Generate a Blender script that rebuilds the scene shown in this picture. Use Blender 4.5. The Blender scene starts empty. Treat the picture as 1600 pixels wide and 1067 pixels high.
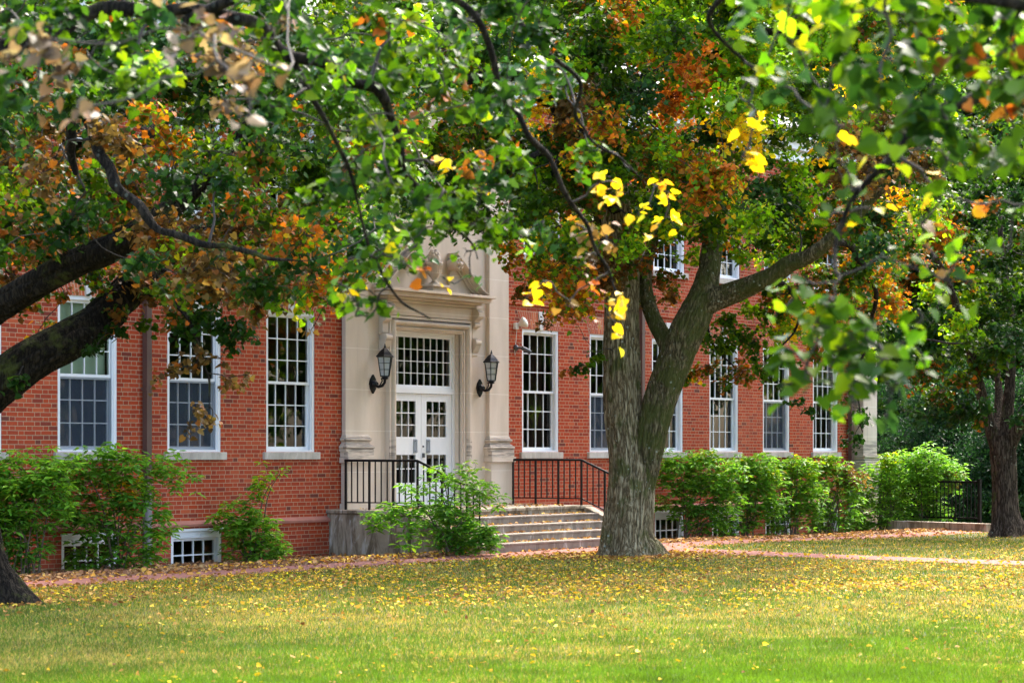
import bpy, math, random
import numpy as np
from mathutils import Vector, Matrix, noise

# ------------------------------------------------------------------ camera, world, light
sc = bpy.context.scene
col = sc.collection
EYE = 1.65
PHI = math.radians(34.5)
SP, CP = math.sin(PHI), math.cos(PHI)
CAM = Vector((SP*1.57 - CP*43.4, -(CP*1.57) - SP*43.4, EYE))   # building frame: x along the facade, y into the building
FWD = Vector((CP, SP, 0)); RGT = Vector((SP, -CP, 0))
FPX = 3778.0; HZ = 706.0

cam_d = bpy.data.cameras.new('camera')
cam = bpy.data.objects.new('camera', cam_d); col.objects.link(cam)
cam.location = CAM
cam.rotation_euler = (math.radians(90), 0, -math.radians(90-34.5))
cam_d.sensor_width = 36; cam_d.lens = FPX/1600*36
cam_d.shift_y = (HZ-533.5)/1600
cam_d.clip_start = 0.5; cam_d.clip_end = 2000
cam_d.dof.use_dof = True; cam_d.dof.focus_distance = 41; cam_d.dof.aperture_fstop = 4.2
sc.camera = cam

SUN_EL, SUN_AZ = math.radians(50), math.radians(8)     # azimuth of the sun measured from +x towards +y
world = bpy.data.worlds.new('World'); sc.world = world; world.use_nodes = True
wn = world.node_tree
bg = wn.nodes['Background']
sky = wn.nodes.new('ShaderNodeTexSky'); sky.sky_type = 'NISHITA'; sky.sun_disc = False
sky.sun_elevation = SUN_EL; sky.sun_rotation = math.radians(90) - SUN_AZ
sky.air_density = 1.0; sky.dust_density = 4.0; sky.ozone_density = 0.7
wn.links.new(sky.outputs[0], bg.inputs[0]); bg.inputs[1].default_value = 0.15
sd = bpy.data.lights.new('sun', 'SUN'); sd.energy = 1.1; sd.angle = math.radians(10); sd.color = (1, .95, .86)
sun = bpy.data.objects.new('sun', sd); col.objects.link(sun)
sv = Vector((math.cos(SUN_AZ)*math.cos(SUN_EL), math.sin(SUN_AZ)*math.cos(SUN_EL), math.sin(SUN_EL)))
sun.rotation_euler = sv.to_track_quat('Z', 'Y').to_euler()
sc.view_settings.view_transform = 'Standard'; sc.view_settings.look = 'None'
sc.view_settings.exposure = 2.85; sc.view_settings.gamma = 1
sc.cycles.max_bounces = 8; sc.cycles.transparent_max_bounces = 12

# ------------------------------------------------------------------ helpers
def W(px, py, Z):
    "point at picture column px, row py (1600 wide) and depth Z metres"
    return CAM + FWD*Z + RGT*((px-800)/FPX*Z) + Vector((0, 0, (HZ-py)/FPX*Z))
def smooth(a, b, v):
    t = np.clip((v-a)/(b-a), 0, 1); return t*t*(3-2*t)
def gz(x, y):
    "height of the ground"
    return -0.02 - .10*smooth(3, 12, x) - .10*smooth(-2.9, -1.0, y) + .04*smooth(-12, -30, y)*0
def ground(px, Z):
    p = W(px, HZ, Z); p.z = float(gz(p.x, p.y)); return p

def tag(o, label=None, cat=None, group=None, kind=None):
    if label: o['label'] = label
    if cat: o['category'] = cat
    if group: o['group'] = group
    if kind: o['kind'] = kind
    return o
def empty(name, loc=(0, 0, 0), rz=0):
    o = bpy.data.objects.new(name, None); col.objects.link(o)
    o.location = loc; o.rotation_euler = (0, 0, rz); o.empty_display_size = .2
    return o
def copy_tree(o, parent=None):
    c = o.copy(); col.objects.link(c)
    if parent: c.parent = parent
    for ch in list(o.children): copy_tree(ch, c)
    return c

def np_mesh(name, V, tris=None, quads=None, mats=(), parent=None, colr=None, smooth_=False, midx=None):
    me = bpy.data.meshes.new(name)
    V = np.asarray(V, dtype=np.float32)
    parts = []; tot = []
    if quads is not None and len(quads): parts.append(np.asarray(quads, np.int32).ravel()); tot.append(np.full(len(quads), 4, np.int32))
    if tris is not None and len(tris): parts.append(np.asarray(tris, np.int32).ravel()); tot.append(np.full(len(tris), 3, np.int32))
    loops = np.concatenate(parts); tot = np.concatenate(tot)
    me.vertices.add(len(V)); me.vertices.foreach_set('co', V.ravel())
    me.loops.add(len(loops)); me.loops.foreach_set('vertex_index', loops)
    me.polygons.add(len(tot))
    st = np.zeros(len(tot), np.int32); st[1:] = np.cumsum(tot)[:-1]
    me.polygons.foreach_set('loop_start', st); me.polygons.foreach_set('loop_total', tot)
    if smooth_: me.polygons.foreach_set('use_smooth', np.ones(len(tot), bool))
    if midx is not None: me.polygons.foreach_set('material_index', np.asarray(midx, np.int32))
    me.update(calc_edges=True)
    for m in (mats if isinstance(mats, (list, tuple)) else [mats]): me.materials.append(m)
    if colr is not None:
        a = me.attributes.new('leafcol', 'FLOAT_COLOR', 'POINT')
        c = np.ones((len(V), 4), np.float32); c[:, :3] = colr
        a.data.foreach_set('color', c.ravel())
    o = bpy.data.objects.new(name, me); col.objects.link(o)
    if parent: o.parent = parent
    return o

class MB:
    "collects simple solids into one mesh"
    def __init__(s): s.v = []; s.f = []; s.sm = []
    def add(s, vs, fs, sm=False):
        b = len(s.v); s.v += [tuple(v) for v in vs]
        s.f += [tuple(i+b for i in f) for f in fs]; s.sm += [sm]*len(fs)
    def box(s, x0, x1, y0, y1, z0, z1, M=None, bev=0):
        if x0 > x1: x0, x1 = x1, x0
        if y0 > y1: y0, y1 = y1, y0
        vs = [(x0, y0, z0), (x1, y0, z0), (x1, y1, z0), (x0, y1, z0), (x0, y0, z1), (x1, y0, z1), (x1, y1, z1), (x0, y1, z1)]
        if M: vs = [M @ Vector(v) for v in vs]
        s.add(vs, [(0, 3, 2, 1), (4, 5, 6, 7), (0, 1, 5, 4), (1, 2, 6, 5), (2, 3, 7, 6), (3, 0, 4, 7)])
    def prism_y(s, poly, y0, y1):
        "poly in (x,z), extruded y0..y1"
        n = len(poly); a = sum(poly[i][0]*poly[(i+1) % n][1]-poly[(i+1) % n][0]*poly[i][1] for i in range(n))
        if a < 0: poly = poly[::-1]
        vs = [(p[0], y0, p[1]) for p in poly]+[(p[0], y1, p[1]) for p in poly]
        fs = [tuple(range(n)), tuple(range(2*n-1, n-1, -1))]
        for i in range(n): j = (i+1) % n; fs.append((i, i+n, j+n, j))
        s.add(vs, fs)
    def prism_x(s, poly, x0, x1):
        "poly in (y,z), extruded x0..x1"
        n = len(poly); a = sum(poly[i][0]*poly[(i+1) % n][1]-poly[(i+1) % n][0]*poly[i][1] for i in range(n))
        if a < 0: poly = poly[::-1]
        vs = [(x0, p[0], p[1]) for p in poly]+[(x1, p[0], p[1]) for p in poly]
        fs = [tuple(range(n-1, -1, -1)), tuple(range(n, 2*n))]
        for i in range(n): j = (i+1) % n; fs.append((i, j, j+n, i+n))
        s.add(vs, fs)
    def sweep(s, path, prof, closed=False):
        "path: list of (point, outward dir, up dir); prof: list of (out, up)"
        n = len(prof); b = []
        for p, o, u in path:
            for a, c in prof: b.append(Vector(p)+Vector(o)*a+Vector(u)*c)
        fs = []
        for i in range(len(path)-1):
            for j in range(n-1): fs.append((i*n+j, (i+1)*n+j, (i+1)*n+j+1, i*n+j+1))
        s.add(b, fs)
    def tube(s, pts, rad, seg=8, cap=True):
        pts = [Vector(p) for p in pts]; n = len(pts)
        if not isinstance(rad, (list, tuple)): rad = [rad]*n
        up = None; vs = []; fs = []
        for i, p in enumerate(pts):
            t = (pts[min(i+1, n-1)]-pts[max(i-1, 0)]).normalized()
            if up is None:
                up = t.orthogonal().normalized()
            up = (up-t*up.dot(t)).normalized(); w = t.cross(up)
            for k in range(seg):
                a = 2*math.pi*k/seg; vs.append(p+(up*math.cos(a)+w*math.sin(a))*rad[i])
        for i in range(n-1):
            for k in range(seg):
                k2 = (k+1) % seg; fs.append((i*seg+k, i*seg+k2, (i+1)*seg+k2, (i+1)*seg+k))
        s.add(vs, fs, True)
        if cap:
            s.add(vs[:seg], [tuple(range(seg-1, -1, -1))]); s.add(vs[-seg:], [tuple(range(seg))])
    def lathe(s, prof, c=(0, 0, 0), seg=16, M=None, sm=True):
        vs = []; n = len(prof)
        for r, z in prof:
            for k in range(seg):
                a = 2*math.pi*(k+.5)/seg; v = Vector((c[0]+r*math.cos(a), c[1]+r*math.sin(a), c[2]+z))
                vs.append(M @ v if M else v)
        fs = [(i*seg+k, i*seg+(k+1) % seg, (i+1)*seg+(k+1) % seg, (i+1)*seg+k) for i in range(n-1) for k in range(seg)]
        s.add(vs, fs, sm)
        s.add(vs[:seg], [tuple(range(seg-1, -1, -1))]); s.add(vs[-seg:], [tuple(range(seg))])
    def build(s, name, mat, parent=None, bevel=0, loc=None):
        me = bpy.data.meshes.new(name); me.from_pydata(s.v, [], s.f)
        me.polygons.foreach_set('use_smooth', s.sm)
        me.materials.append(mat); me.update()
        o = bpy.data.objects.new(name, me); col.objects.link(o)
        if parent: o.parent = parent
        if loc: o.location = loc
        if bevel:
            m = o.modifiers.new('bevel', 'BEVEL'); m.width = bevel; m.segments = 2; m.limit_method = 'ANGLE'
        return o

# ------------------------------------------------------------------ materials
class NT:
    def __init__(s, name):
        s.m = bpy.data.materials.new(name); s.m.use_nodes = True; s.t = s.m.node_tree
        s.b = s.t.nodes['Principled BSDF']; s.out = s.t.nodes['Material Output']
    def n(s, typ, **kw):
        x = s.t.nodes.new('ShaderNode'+typ)
        for k, v in kw.items(): setattr(x, k, v)
        return x
    def l(s, a, b): s.t.links.new(a, b)
    def val(s, node_in, v):
        if hasattr(v, 'is_linked') or isinstance(v, bpy.types.NodeSocket): s.l(v, node_in)
        else: node_in.default_value = v
    def math(s, op, a, b=0.0, c=None, clamp=False):
        x = s.n('Math', operation=op, use_clamp=clamp); s.val(x.inputs[0], a); s.val(x.inputs[1], b)
        if c is not None: s.val(x.inputs[2], c)
        return x.outputs[0]
    def mix(s, f, a, b, mode='MIX'):
        x = s.n('Mix', data_type='RGBA', blend_type=mode); s.val(x.inputs[0], f)
        for i, v in ((6, a), (7, b)):
            if isinstance(v, bpy.types.NodeSocket): s.l(v, x.inputs[i])
            else: x.inputs[i].default_value = (*v, 1)
        return x.outputs[2]
    def noise(s, scale, detail=4, vec=None, rough=.55, dist=0):
        x = s.n('TexNoise'); x.inputs['Scale'].default_value = scale; x.inputs['Detail'].default_value = detail
        x.inputs['Roughness'].default_value = rough; x.inputs['Distortion'].default_value = dist
        if vec is not None: s.l(vec, x.inputs['Vector'])
        return x.outputs['Fac']
    def ramp(s, f, stops):
        x = s.n('ValToRGB'); s.l(f, x.inputs[0]); cr = x.color_ramp
        while len(cr.elements) < len(stops): cr.elements.new(.5)
        for e, (p, c) in zip(cr.elements, stops): e.position = p; e.color = (*c, 1) if len(c) == 3 else c
        return x.outputs[0]
    def step(s, f, a, b): 
        x = s.n('MapRange', interpolation_type='SMOOTHSTEP'); s.l(f, x.inputs[0]); x.inputs[1].default_value = a; x.inputs[2].default_value = b
        return x.outputs[0]
    def coord(s, kind='Object', scale=None):
        x = s.n('TexCoord').outputs[kind]
        if scale:
            m = s.n('Mapping'); s.l(x, m.inputs[0]); m.inputs['Scale'].default_value = scale; x = m.outputs[0]
        return x
    def geo(s, scale=None):
        x = s.n('NewGeometry').outputs['Position']
        if scale:
            m = s.n('Mapping'); s.l(x, m.inputs[0]); m.inputs['Scale'].default_value = scale; x = m.outputs[0]
        return x
    def bump(s, h, strength=.5, dist=.01, nrm=None):
        x = s.n('Bump'); x.inputs['Strength'].default_value = strength; x.inputs['Distance'].default_value = dist
        s.l(h, x.inputs['Height'])
        if nrm is not None: s.l(nrm, x.inputs['Normal'])
        s.l(x.outputs[0], s.b.inputs['Normal']); return x.outputs[0]
    def col(s, c):
        if isinstance(c, bpy.types.NodeSocket): s.l(c, s.b.inputs['Base Color'])
        else: s.b.inputs['Base Color'].default_value = (*c, 1)
    def rough(s, v): s.val(s.b.inputs['Roughness'], v)

def m_brick(name, header=True, tint=(1, 1, 1), horiz=False):
    n = NT(name); p = n.geo(); sx = n.n('SeparateXYZ'); n.l(p, sx.inputs[0])
    if horiz: u0, v0 = sx.outputs[0], sx.outputs[1]
    else: u0 = n.math('ADD', sx.outputs[0], sx.outputs[1]); v0 = sx.outputs[2]
    CH, PW = (.0677, .338) if not horiz else (.105, .21)
    wob = n.math('MULTIPLY', n.math('SUBTRACT', n.noise(1.3, 2, p), .5), .012)
    v = n.math('DIVIDE', n.math('ADD', v0, wob), CH)
    row = n.math('FLOOR', v); fv = n.math('FRACT', v)
    par = n.math('FRACT', n.math('MULTIPLY', row, .5))          # 0 or .5
    wn_ = n.n('TexWhiteNoise', noise_dimensions='1D'); n.l(row, wn_.inputs['W'])
    jit = n.math('MULTIPLY', wn_.outputs[0], .10)
    u = n.math('ADD', n.math('ADD', n.math('DIVIDE', u0, PW), par), jit)
    fu = n.math('FRACT', u); cell = n.math('FLOOR', u)
    if header:
        isH = n.math('GREATER_THAN', fu, .665)
        a = n.math('MULTIPLY', n.math('MINIMUM', n.math('SUBTRACT', fu, .665), n.math('SUBTRACT', 1.0, fu)), isH)
        b = n.math('MULTIPLY', n.math('MINIMUM', fu, n.math('SUBTRACT', .665, fu)), n.math('SUBTRACT', 1.0, isH))
        du = n.math('MULTIPLY', n.math('ADD', a, b), PW)
    else:
        isH = n.math('MULTIPLY', row, 0.0)
        du = n.math('MULTIPLY', n.math('MINIMUM', fu, n.math('SUBTRACT', 1.0, fu)), PW)
    dv = n.math('MULTIPLY', n.math('MINIMUM', fv, n.math('SUBTRACT', 1.0, fv)), CH)
    d = n.math('MINIMUM', du, dv)
    d = n.math('ADD', d, n.math('MULTIPLY', n.math('SUBTRACT', n.noise(60, 2, p), .5), .004))
    brick = n.step(d, .0032 if not horiz else .002, .0065 if not horiz else .004)
    cv = n.n('CombineXYZ'); n.l(n.math('ADD', cell, n.math('MULTIPLY', isH, .5)), cv.inputs[0]); n.l(row, cv.inputs[1])
    rnd = n.n('TexWhiteNoise', noise_dimensions='2D'); n.l(cv.outputs[0], rnd.inputs['Vector'])
    base = n.ramp(rnd.outputs[0], [(0, (.11, .036, .028)), (.04, (.24, .034, .018)), (.25, (.36, .043, .013)), (.55, (.45, .058, .014)), (.85, (.39, .054, .022)), (1, (.53, .105, .036))])
    base = n.mix(n.math('MULTIPLY', n.noise(45, 4, p), .35), base, (.20, .05, .03))
    big = n.step(n.noise(.55, 4, p), .35, .75)
    base = n.mix(n.math('MULTIPLY', big, .12), base, (.46, .15, .10))
    if horiz: base = n.mix(.72, base, (.27, .155, .13))
    mort = n.mix(n.noise(12, 3, p), (.50, .35, .22), (.37, .24, .15)) if not horiz else n.mix(n.noise(12, 3, p), (.26, .19, .15), (.18, .13, .1))
    c = n.mix(brick, mort, base)
    if tint != (1, 1, 1): c = n.mix(1.0, c, tint, 'MULTIPLY')
    if not horiz:      # rain-splash soiling low on the wall has its own ragged edge
        low = n.math('MULTIPLY', n.step(n.math('ADD', n.math('MULTIPLY', sx.outputs[2], -1), n.math('MULTIPLY', n.noise(2.2, 4, p), .8)), .0, .7), .35)
        c = n.mix(low, c, (.16, .08, .06))
    n.col(c); n.rough(.85); n.bump(n.math('ADD', brick, n.math('MULTIPLY', n.noise(90, 3, p), .35)), .6, .006)
    n.b.inputs['Specular IOR Level'].default_value = .12
    return n.m

def m_simple(name, c, rough=.6, var=.15, scale=8, bump=.0, metal=0, c2=None):
    n = NT(name); p = n.coord(); f = n.noise(scale, 5, p)
    n.col(n.mix(f, tuple(x*(1-var) for x in c), c2 or tuple(min(1, x*(1+var)) for x in c))); n.rough(rough)
    n.b.inputs['Metallic'].default_value = metal
    if bump: n.bump(n.noise(scale*6, 4, p), bump, .004)
    return n.m

def m_stone():
    n = NT('limestone'); p = n.geo(); sx = n.n('SeparateXYZ'); n.l(p, sx.inputs[0])
    st = n.noise(1.0, 6, n.geo((1.6, 1.6, .35)), .6)
    c = n.mix(n.step(st, .3, .75), (.55, .45, .35), (.72, .61, .50))
    c = n.mix(n.math('MULTIPLY', n.noise(22, 4, p), .25), c, (.44, .38, .32))
    # sooty bloom on upward faces and in drips
    nz = n.n('SeparateXYZ'); n.l(n.n('NewGeometry').outputs['Normal'], nz.inputs[0])
    up = n.step(nz.outputs[2], .25, .8); f2 = n.math('MULTIPLY', up, n.step(n.noise(5, 5, p), .25, .5))
    c = n.mix(n.math('MULTIPLY', f2, .9), c, (.14, .12, .11))
    drip = n.step(n.noise(1.0, 5, n.geo((9, 9, .6))), .62, .8)
    c = n.mix(n.math('MULTIPLY', drip, .45), c, (.27, .23, .20))
    # soot that gathers in level bands on the pedestal mouldings
    bz = n.math('MULTIPLY', n.step(sx.outputs[2], 1.50, 1.56), n.math('SUBTRACT', 1.0, n.step(sx.outputs[2], 1.88, 1.93)))
    bz = n.math('MULTIPLY', bz, n.math('LESS_THAN', sx.outputs[1], -.105))
    c = n.mix(n.math('MULTIPLY', n.math('MULTIPLY', bz, n.step(n.noise(1.0, 4, n.geo((2.2, 2.2, 26)), .6), .38, .62)), .75), c, (.17, .15, .13))
    fz = n.math('FRACT', n.math('DIVIDE', n.math('ADD', sx.outputs[2], .12), .71))
    j = n.math('LESS_THAN', n.math('MULTIPLY', fz, .71), .009)
    c = n.mix(n.math('MULTIPLY', j, .8), c, (.78, .72, .64))
    n.col(c); n.rough(.85); n.bump(n.math('SUBTRACT', n.noise(70, 3, p), n.math('MULTIPLY', j, .5)), .3, .004)
    return n.m

def m_concrete(name, c0, c1, stain=(.10, .08, .06), amt=.6):
    n = NT(name); p = n.geo()
    c = n.mix(n.step(n.noise(2.5, 6, p), .3, .7), c0, c1)
    dr = n.step(n.noise(1.0, 5, n.geo((2.6, 2.6, .8)), .7, 1.6), .42, .62)
    c = n.mix(n.math('MULTIPLY', dr, amt), c, stain)
    w = n.step(n.noise(1.0, 5, n.geo((3.6, 3.6, 1.1)), .7, 1.2), .52, .68)
    c = n.mix(n.math('MULTIPLY', w, .6), c, (.62, .60, .55))
    n.col(c); n.rough(.9); n.bump(n.noise(60, 4, p), .35, .006)
    return n.m

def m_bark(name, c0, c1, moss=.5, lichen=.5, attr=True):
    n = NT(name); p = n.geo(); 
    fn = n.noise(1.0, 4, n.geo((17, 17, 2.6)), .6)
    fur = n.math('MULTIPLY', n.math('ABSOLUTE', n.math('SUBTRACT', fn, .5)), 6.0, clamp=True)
    c = n.ramp(fur, [(.0, tuple(x*.25 for x in c0)), (.22, c0), (.7, c1)])  # furrows darker: bark's own tone plus crease shade put into the colour
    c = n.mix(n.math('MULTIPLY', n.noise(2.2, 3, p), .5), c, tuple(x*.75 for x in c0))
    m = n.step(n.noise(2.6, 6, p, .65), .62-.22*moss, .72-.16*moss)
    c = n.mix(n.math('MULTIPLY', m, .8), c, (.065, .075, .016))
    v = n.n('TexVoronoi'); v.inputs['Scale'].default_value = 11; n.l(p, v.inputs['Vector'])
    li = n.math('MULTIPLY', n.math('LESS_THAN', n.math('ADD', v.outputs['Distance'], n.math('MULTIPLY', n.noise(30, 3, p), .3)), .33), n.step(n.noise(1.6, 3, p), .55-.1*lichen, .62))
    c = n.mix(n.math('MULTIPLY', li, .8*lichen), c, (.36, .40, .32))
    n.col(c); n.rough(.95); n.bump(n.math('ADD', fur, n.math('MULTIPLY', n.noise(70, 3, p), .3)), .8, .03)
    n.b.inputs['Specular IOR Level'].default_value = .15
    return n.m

def m_leaf(name, rough=.42, trans=.46, gain=1.0):
    n = NT(name); a = n.n('Attribute', attribute_name='leafcol'); c = a.outputs['Color']
    v = n.noise(40, 2, n.geo()); c = n.mix(n.math('MULTIPLY', v, .35), c, (.0, .0, .0)) if False else c
    n.col(c); n.rough(rough); n.b.inputs['Specular IOR Level'].default_value = .13
    t = n.n('BsdfTranslucent'); n.l(n.mix(1.0, c, (1.5*gain, 1.45*gain, .7*gain), 'MULTIPLY'), t.inputs[0])
    mx = n.n('MixShader'); mx.inputs[0].default_value = trans
    n.l(n.b.outputs[0], mx.inputs[1]); n.l(t.outputs[0], mx.inputs[2]); n.l(mx.outputs[0], n.out.inputs[0])
    return n.m

def m_glass(name='window_glass', tint=(.82, .88, .86)):
    n = NT(name); tr = n.n('BsdfTransparent'); tr.inputs[0].default_value = (*tint, 1)
    gl = n.n('BsdfGlossy'); gl.inputs['Roughness'].default_value = .015
    b = n.n('Bump'); b.inputs['Strength'].default_value = .25; b.inputs['Distance'].default_value = .01
    n.l(n.noise(1.6, 2, n.geo()), b.inputs['Height']); n.l(b.outputs[0], gl.inputs['Normal'])
    fr = n.n('Fresnel'); fr.inputs[0].default_value = 1.5
    f = n.math('MULTIPLY', fr.outputs[0], 1.3, clamp=True)
    mx = n.n('MixShader'); n.l(f, mx.inputs[0]); n.l(tr.outputs[0], mx.inputs[1]); n.l(gl.outputs[0], mx.inputs[2]); n.l(mx.outputs[0], n.out.inputs[0])
    return n.m

def m_screen():
    n = NT('insect_mesh'); tr = n.n('BsdfTransparent'); d = n.n('BsdfDiffuse'); d.inputs[0].default_value = (.07, .09, .12, 1)
    mx = n.n('MixShader'); mx.inputs[0].default_value = .42
    n.l(tr.outputs[0], mx.inputs[1]); n.l(d.outputs[0], mx.inputs[2]); n.l(mx.outputs[0], n.out.inputs[0])
    return n.m

def m_lawn():
    n = NT('lawn_soil'); p = n.geo()
    c = n.mix(n.step(n.noise(.35, 5, p), .35, .65), (.045, .085, .010), (.10, .09, .028))
    c = n.mix(n.step(n.noise(18, 5, p), .35, .7), c, (.05, .05, .018))
    n.col(c); n.rough(.95); n.bump(n.noise(30, 5, p), .6, .03)
    return n.m
def m_bed():
    n = NT('leaf_mould'); p = n.geo()
    v = n.n('TexVoronoi'); v.inputs['Scale'].default_value = 22; n.l(p, v.inputs['Vector'])
    sx = n.n('SeparateColor'); n.l(v.outputs['Color'], sx.inputs[0])
    c = n.ramp(sx.outputs[0], [(0, (.06, .035, .02)), (.4, (.15, .08, .035)), (.7, (.24, .13, .05)), (1, (.34, .2, .09))])
    c = n.mix(n.math('MULTIPLY', n.noise(9, 5, p), .6), c, (.09, .05, .03))
    n.col(c); n.rough(.9); n.bump(n.math('ADD', sx.outputs[0], n.noise(20, 4, p)), .8, .03)
    return n.m

M = {}
M['brick'] = m_brick('red_brick')
M['brick_band'] = m_brick('red_brick_band')
M['paving'] = m_brick('brick_paving', header=False, horiz=True)
M['stone'] = m_stone()
M['sill'] = m_concrete('sill_stone', (.42, .38, .32), (.55, .50, .43), (.2, .18, .15), .35)
M['conc'] = m_concrete('landing_concrete', (.29, .235, .165), (.44, .37, .27), (.10, .07, .04), .85)
M['step'] = m_concrete('step_concrete', (.20, .165, .135), (.30, .255, .21), (.13, .10, .08), .5)
M['white'] = m_simple('white_paint', (.78, .79, .80), .45, .06, 4, .1)
M['grey_paint'] = m_simple('grey_sash', (.30, .33, .37), .5, .1, 4)
M['black'] = m_simple('black_iron', (.004, .004, .005), .5, .3, 10, .2)
M['lamp_black'] = m_simple('lantern_black', (.004, .005, .008), .3, .3, 14, .15)
M['lampglass'] = m_simple('seeded_lamp_glass', (.42, .46, .47), .2, .25, 12)
M['brown_metal'] = m_simple('brown_downspout', (.10, .055, .045), .45, .25, 3)
M['copper'] = m_simple('weathered_pipe', (.20, .19, .19), .5, .3, 9)
M['dark'] = m_simple('room_wall', (.02, .018, .016), .8, .5, 1.0)
M['curtain'] = m_simple('brown_curtain', (.05, .018, .010), .9, .4, 6)
M['blind'] = m_simple('pale_blind', (.52, .60, .46), .7, .05, 3)
for k_ in ('black', 'lamp_black'): M[k_].node_tree.nodes['Principled BSDF'].inputs['Specular IOR Level'].default_value = .25
M['glass'] = m_glass()
M['screen'] = m_screen()
M['ledge'] = m_simple('brick_ledge', (.34, .13, .09), .85, .35, 5, .3)
M['keyst'] = m_simple('white_keystone', (.62, .60, .57), .8, .1, 9, .2)
M['slate'] = m_simple('roof_slate', (.12, .12, .13), .7, .4, 9, .4)
M['plastic'] = m_simple('cream_plastic', (.70, .68, .58), .4, .08, 6)
M['charcoal'] = m_simple('charcoal_plastic', (.05, .055, .065), .35, .2, 6)
M['leaf'] = m_leaf('foliage')
M['dry'] = m_leaf('fallen_leaf', .7, .12)
M['grassm'] = m_leaf('grass_blade', .6, .30)
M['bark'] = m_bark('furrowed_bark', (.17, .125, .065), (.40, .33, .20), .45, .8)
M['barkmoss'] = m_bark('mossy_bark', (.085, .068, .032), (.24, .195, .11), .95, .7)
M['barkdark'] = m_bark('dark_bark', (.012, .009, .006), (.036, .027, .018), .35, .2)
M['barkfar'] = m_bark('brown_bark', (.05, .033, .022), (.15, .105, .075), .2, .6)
M['twig'] = m_simple('twig_bark', (.030, .021, .014), .85, .4, 9)
M['stem'] = m_simple('shrub_stem', (.10, .075, .05), .85, .4, 9)
M['lawn'] = m_lawn(); M['bed'] = m_bed()
M['pale'] = m_simple('pale_wall', (.55, .58, .60), .8, .1, 2)
M['number'] = m_simple('faded_number', (.42, .40, .38), .8, .1, 5)

# ------------------------------------------------------------------ ground
def sheet(name, xs, ys, dz, mat, inside=None):
    X, Y = np.meshgrid(xs, ys, indexing='ij'); Z = gz(X, Y)+dz
    V = np.stack([X, Y, Z], -1).reshape(-1, 3); ny = len(ys)
    q = []
    for i in range(len(xs)-1):
        for j in range(ny-1):
            if inside is None or inside((xs[i]+xs[i+1])/2, (ys[j]+ys[j+1])/2):
                q.append((i*ny+j, (i+1)*ny+j, (i+1)*ny+j+1, i*ny+j+1))
    return tag(np_mesh(name, V, quads=q, mats=mat, smooth_=True), kind='structure')
ys_f = np.concatenate([[-400, -150, -60], np.arange(-30, 0.01, .25), [8, 20, 60, 150, 400]])
xs_f = np.concatenate([[-400, -150, -60], np.arange(-40, 40.1, 1.0), [60, 150, 400]])
sheet('lawn', xs_f, ys_f, 0, M['lawn'])
PY0, PY1 = -4.35, -3.1
sheet('brick_path', np.arange(-30, 31, 1.0), np.array([PY0, -3.9, -3.5, PY1, -2.9, -2.7]), .006, M['paving'],
      lambda x, y: y < -3.1 or abs(x) < 2.8)
sheet('planting_bed', np.arange(-30, -2.79, .8), np.array([PY1, -2.7, -2.3, -1.9, -1.5, -1.1, -.7, -.3, .1]), .012, M['bed'])
bed2 = sheet('planting_bed', np.arange(2.9, 22.2, .8), np.array([PY1, -2.7, -2.3, -1.9, -1.5, -1.1, -.7, -.3, .1]), .012, M['bed'])
# branch path: strip between two picture-derived ground lines
def gp(px, py, z=-.03):
    Z = (EYE-z)*FPX/(py-HZ); return W(px, HZ, Z)
far = [(1040, 852), (1112, 859.5), (1200, 863), (1300, 867.5), (1450, 873), (1600, 878), (1900, 888)]
near = [(1040, 864), (1112, 868), (1200, 870.5), (1300, 874), (1450, 879.5), (1600, 885), (1900, 896)]
V = []; q = []
for i, ((a, b), (c, d)) in enumerate(zip(far, near)):
    for (u, w) in ((a, b), (c, d)):
        p = gp(u, w); V.append((p.x, p.y, float(gz(p.x, p.y))+.010))
    if i: q.append((2*i-2, 2*i-1, 2*i+1, 2*i))
branch = np.array(V)[:, :2]
tag(np_mesh('side_path', V, quads=q, mats=M['paving']), kind='structure')

# ------------------------------------------------------------------ building
CX = .06
bld = tag(empty('brick_building', (0, 0, 0)), 'long two storey red brick building with white sash windows and a carved stone entrance', 'building')
WX = [-13.26, -10.88, -8.5, -6.12, -3.74, 3.74, 6.12, 8.5, 10.88, 13.26, 15.66]
WW = .63
Z1, Z2 = 1.65, 3.99
U1, U2 = 5.40, 7.30
B1, B2 = -.25, .42
LEDGE = .50; BAND = 4.44; TOP = 8.7
XL, XR = -17.0, 17.0
def panel(mb, x0, x1, z0, z1, y, ops, dep=.16):
    xs = sorted({x0, x1, *[o[0] for o in ops], *[o[1] for o in ops]}); zs = sorted({z0, z1, *[o[2] for o in ops], *[o[3] for o in ops]})
    for i in range(len(xs)-1):
        for j in range(len(zs)-1):
            cx, cz = (xs[i]+xs[i+1])/2, (zs[j]+zs[j+1])/2
            if any(o[0] < cx < o[1] and o[2] < cz < o[3] for o in ops): continue
            mb.add([(xs[i], y, zs[j]), (xs[i+1], y, zs[j]), (xs[i+1], y, zs[j+1]), (xs[i], y, zs[j+1])], [(0, 1, 2, 3)])
    for a, b, c, d in ops:
        e = y+dep
        mb.add([(a, y, c), (a, e, c), (a, e, d), (a, y, d)], [(0, 1, 2, 3)]); mb.add([(b, y, c), (b, e, c), (b, e, d), (b, y, d)], [(3, 2, 1, 0)])
        mb.add([(a, y, d), (a, e, d), (b, e, d), (b, y, d)], [(0, 1, 2, 3)]); mb.add([(a, y, c), (a, e, c), (b, e, c), (b, y, c)], [(3, 2, 1, 0)])
mb = MB()
SX0, SX1 = CX-2.44, CX+2.44
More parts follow.
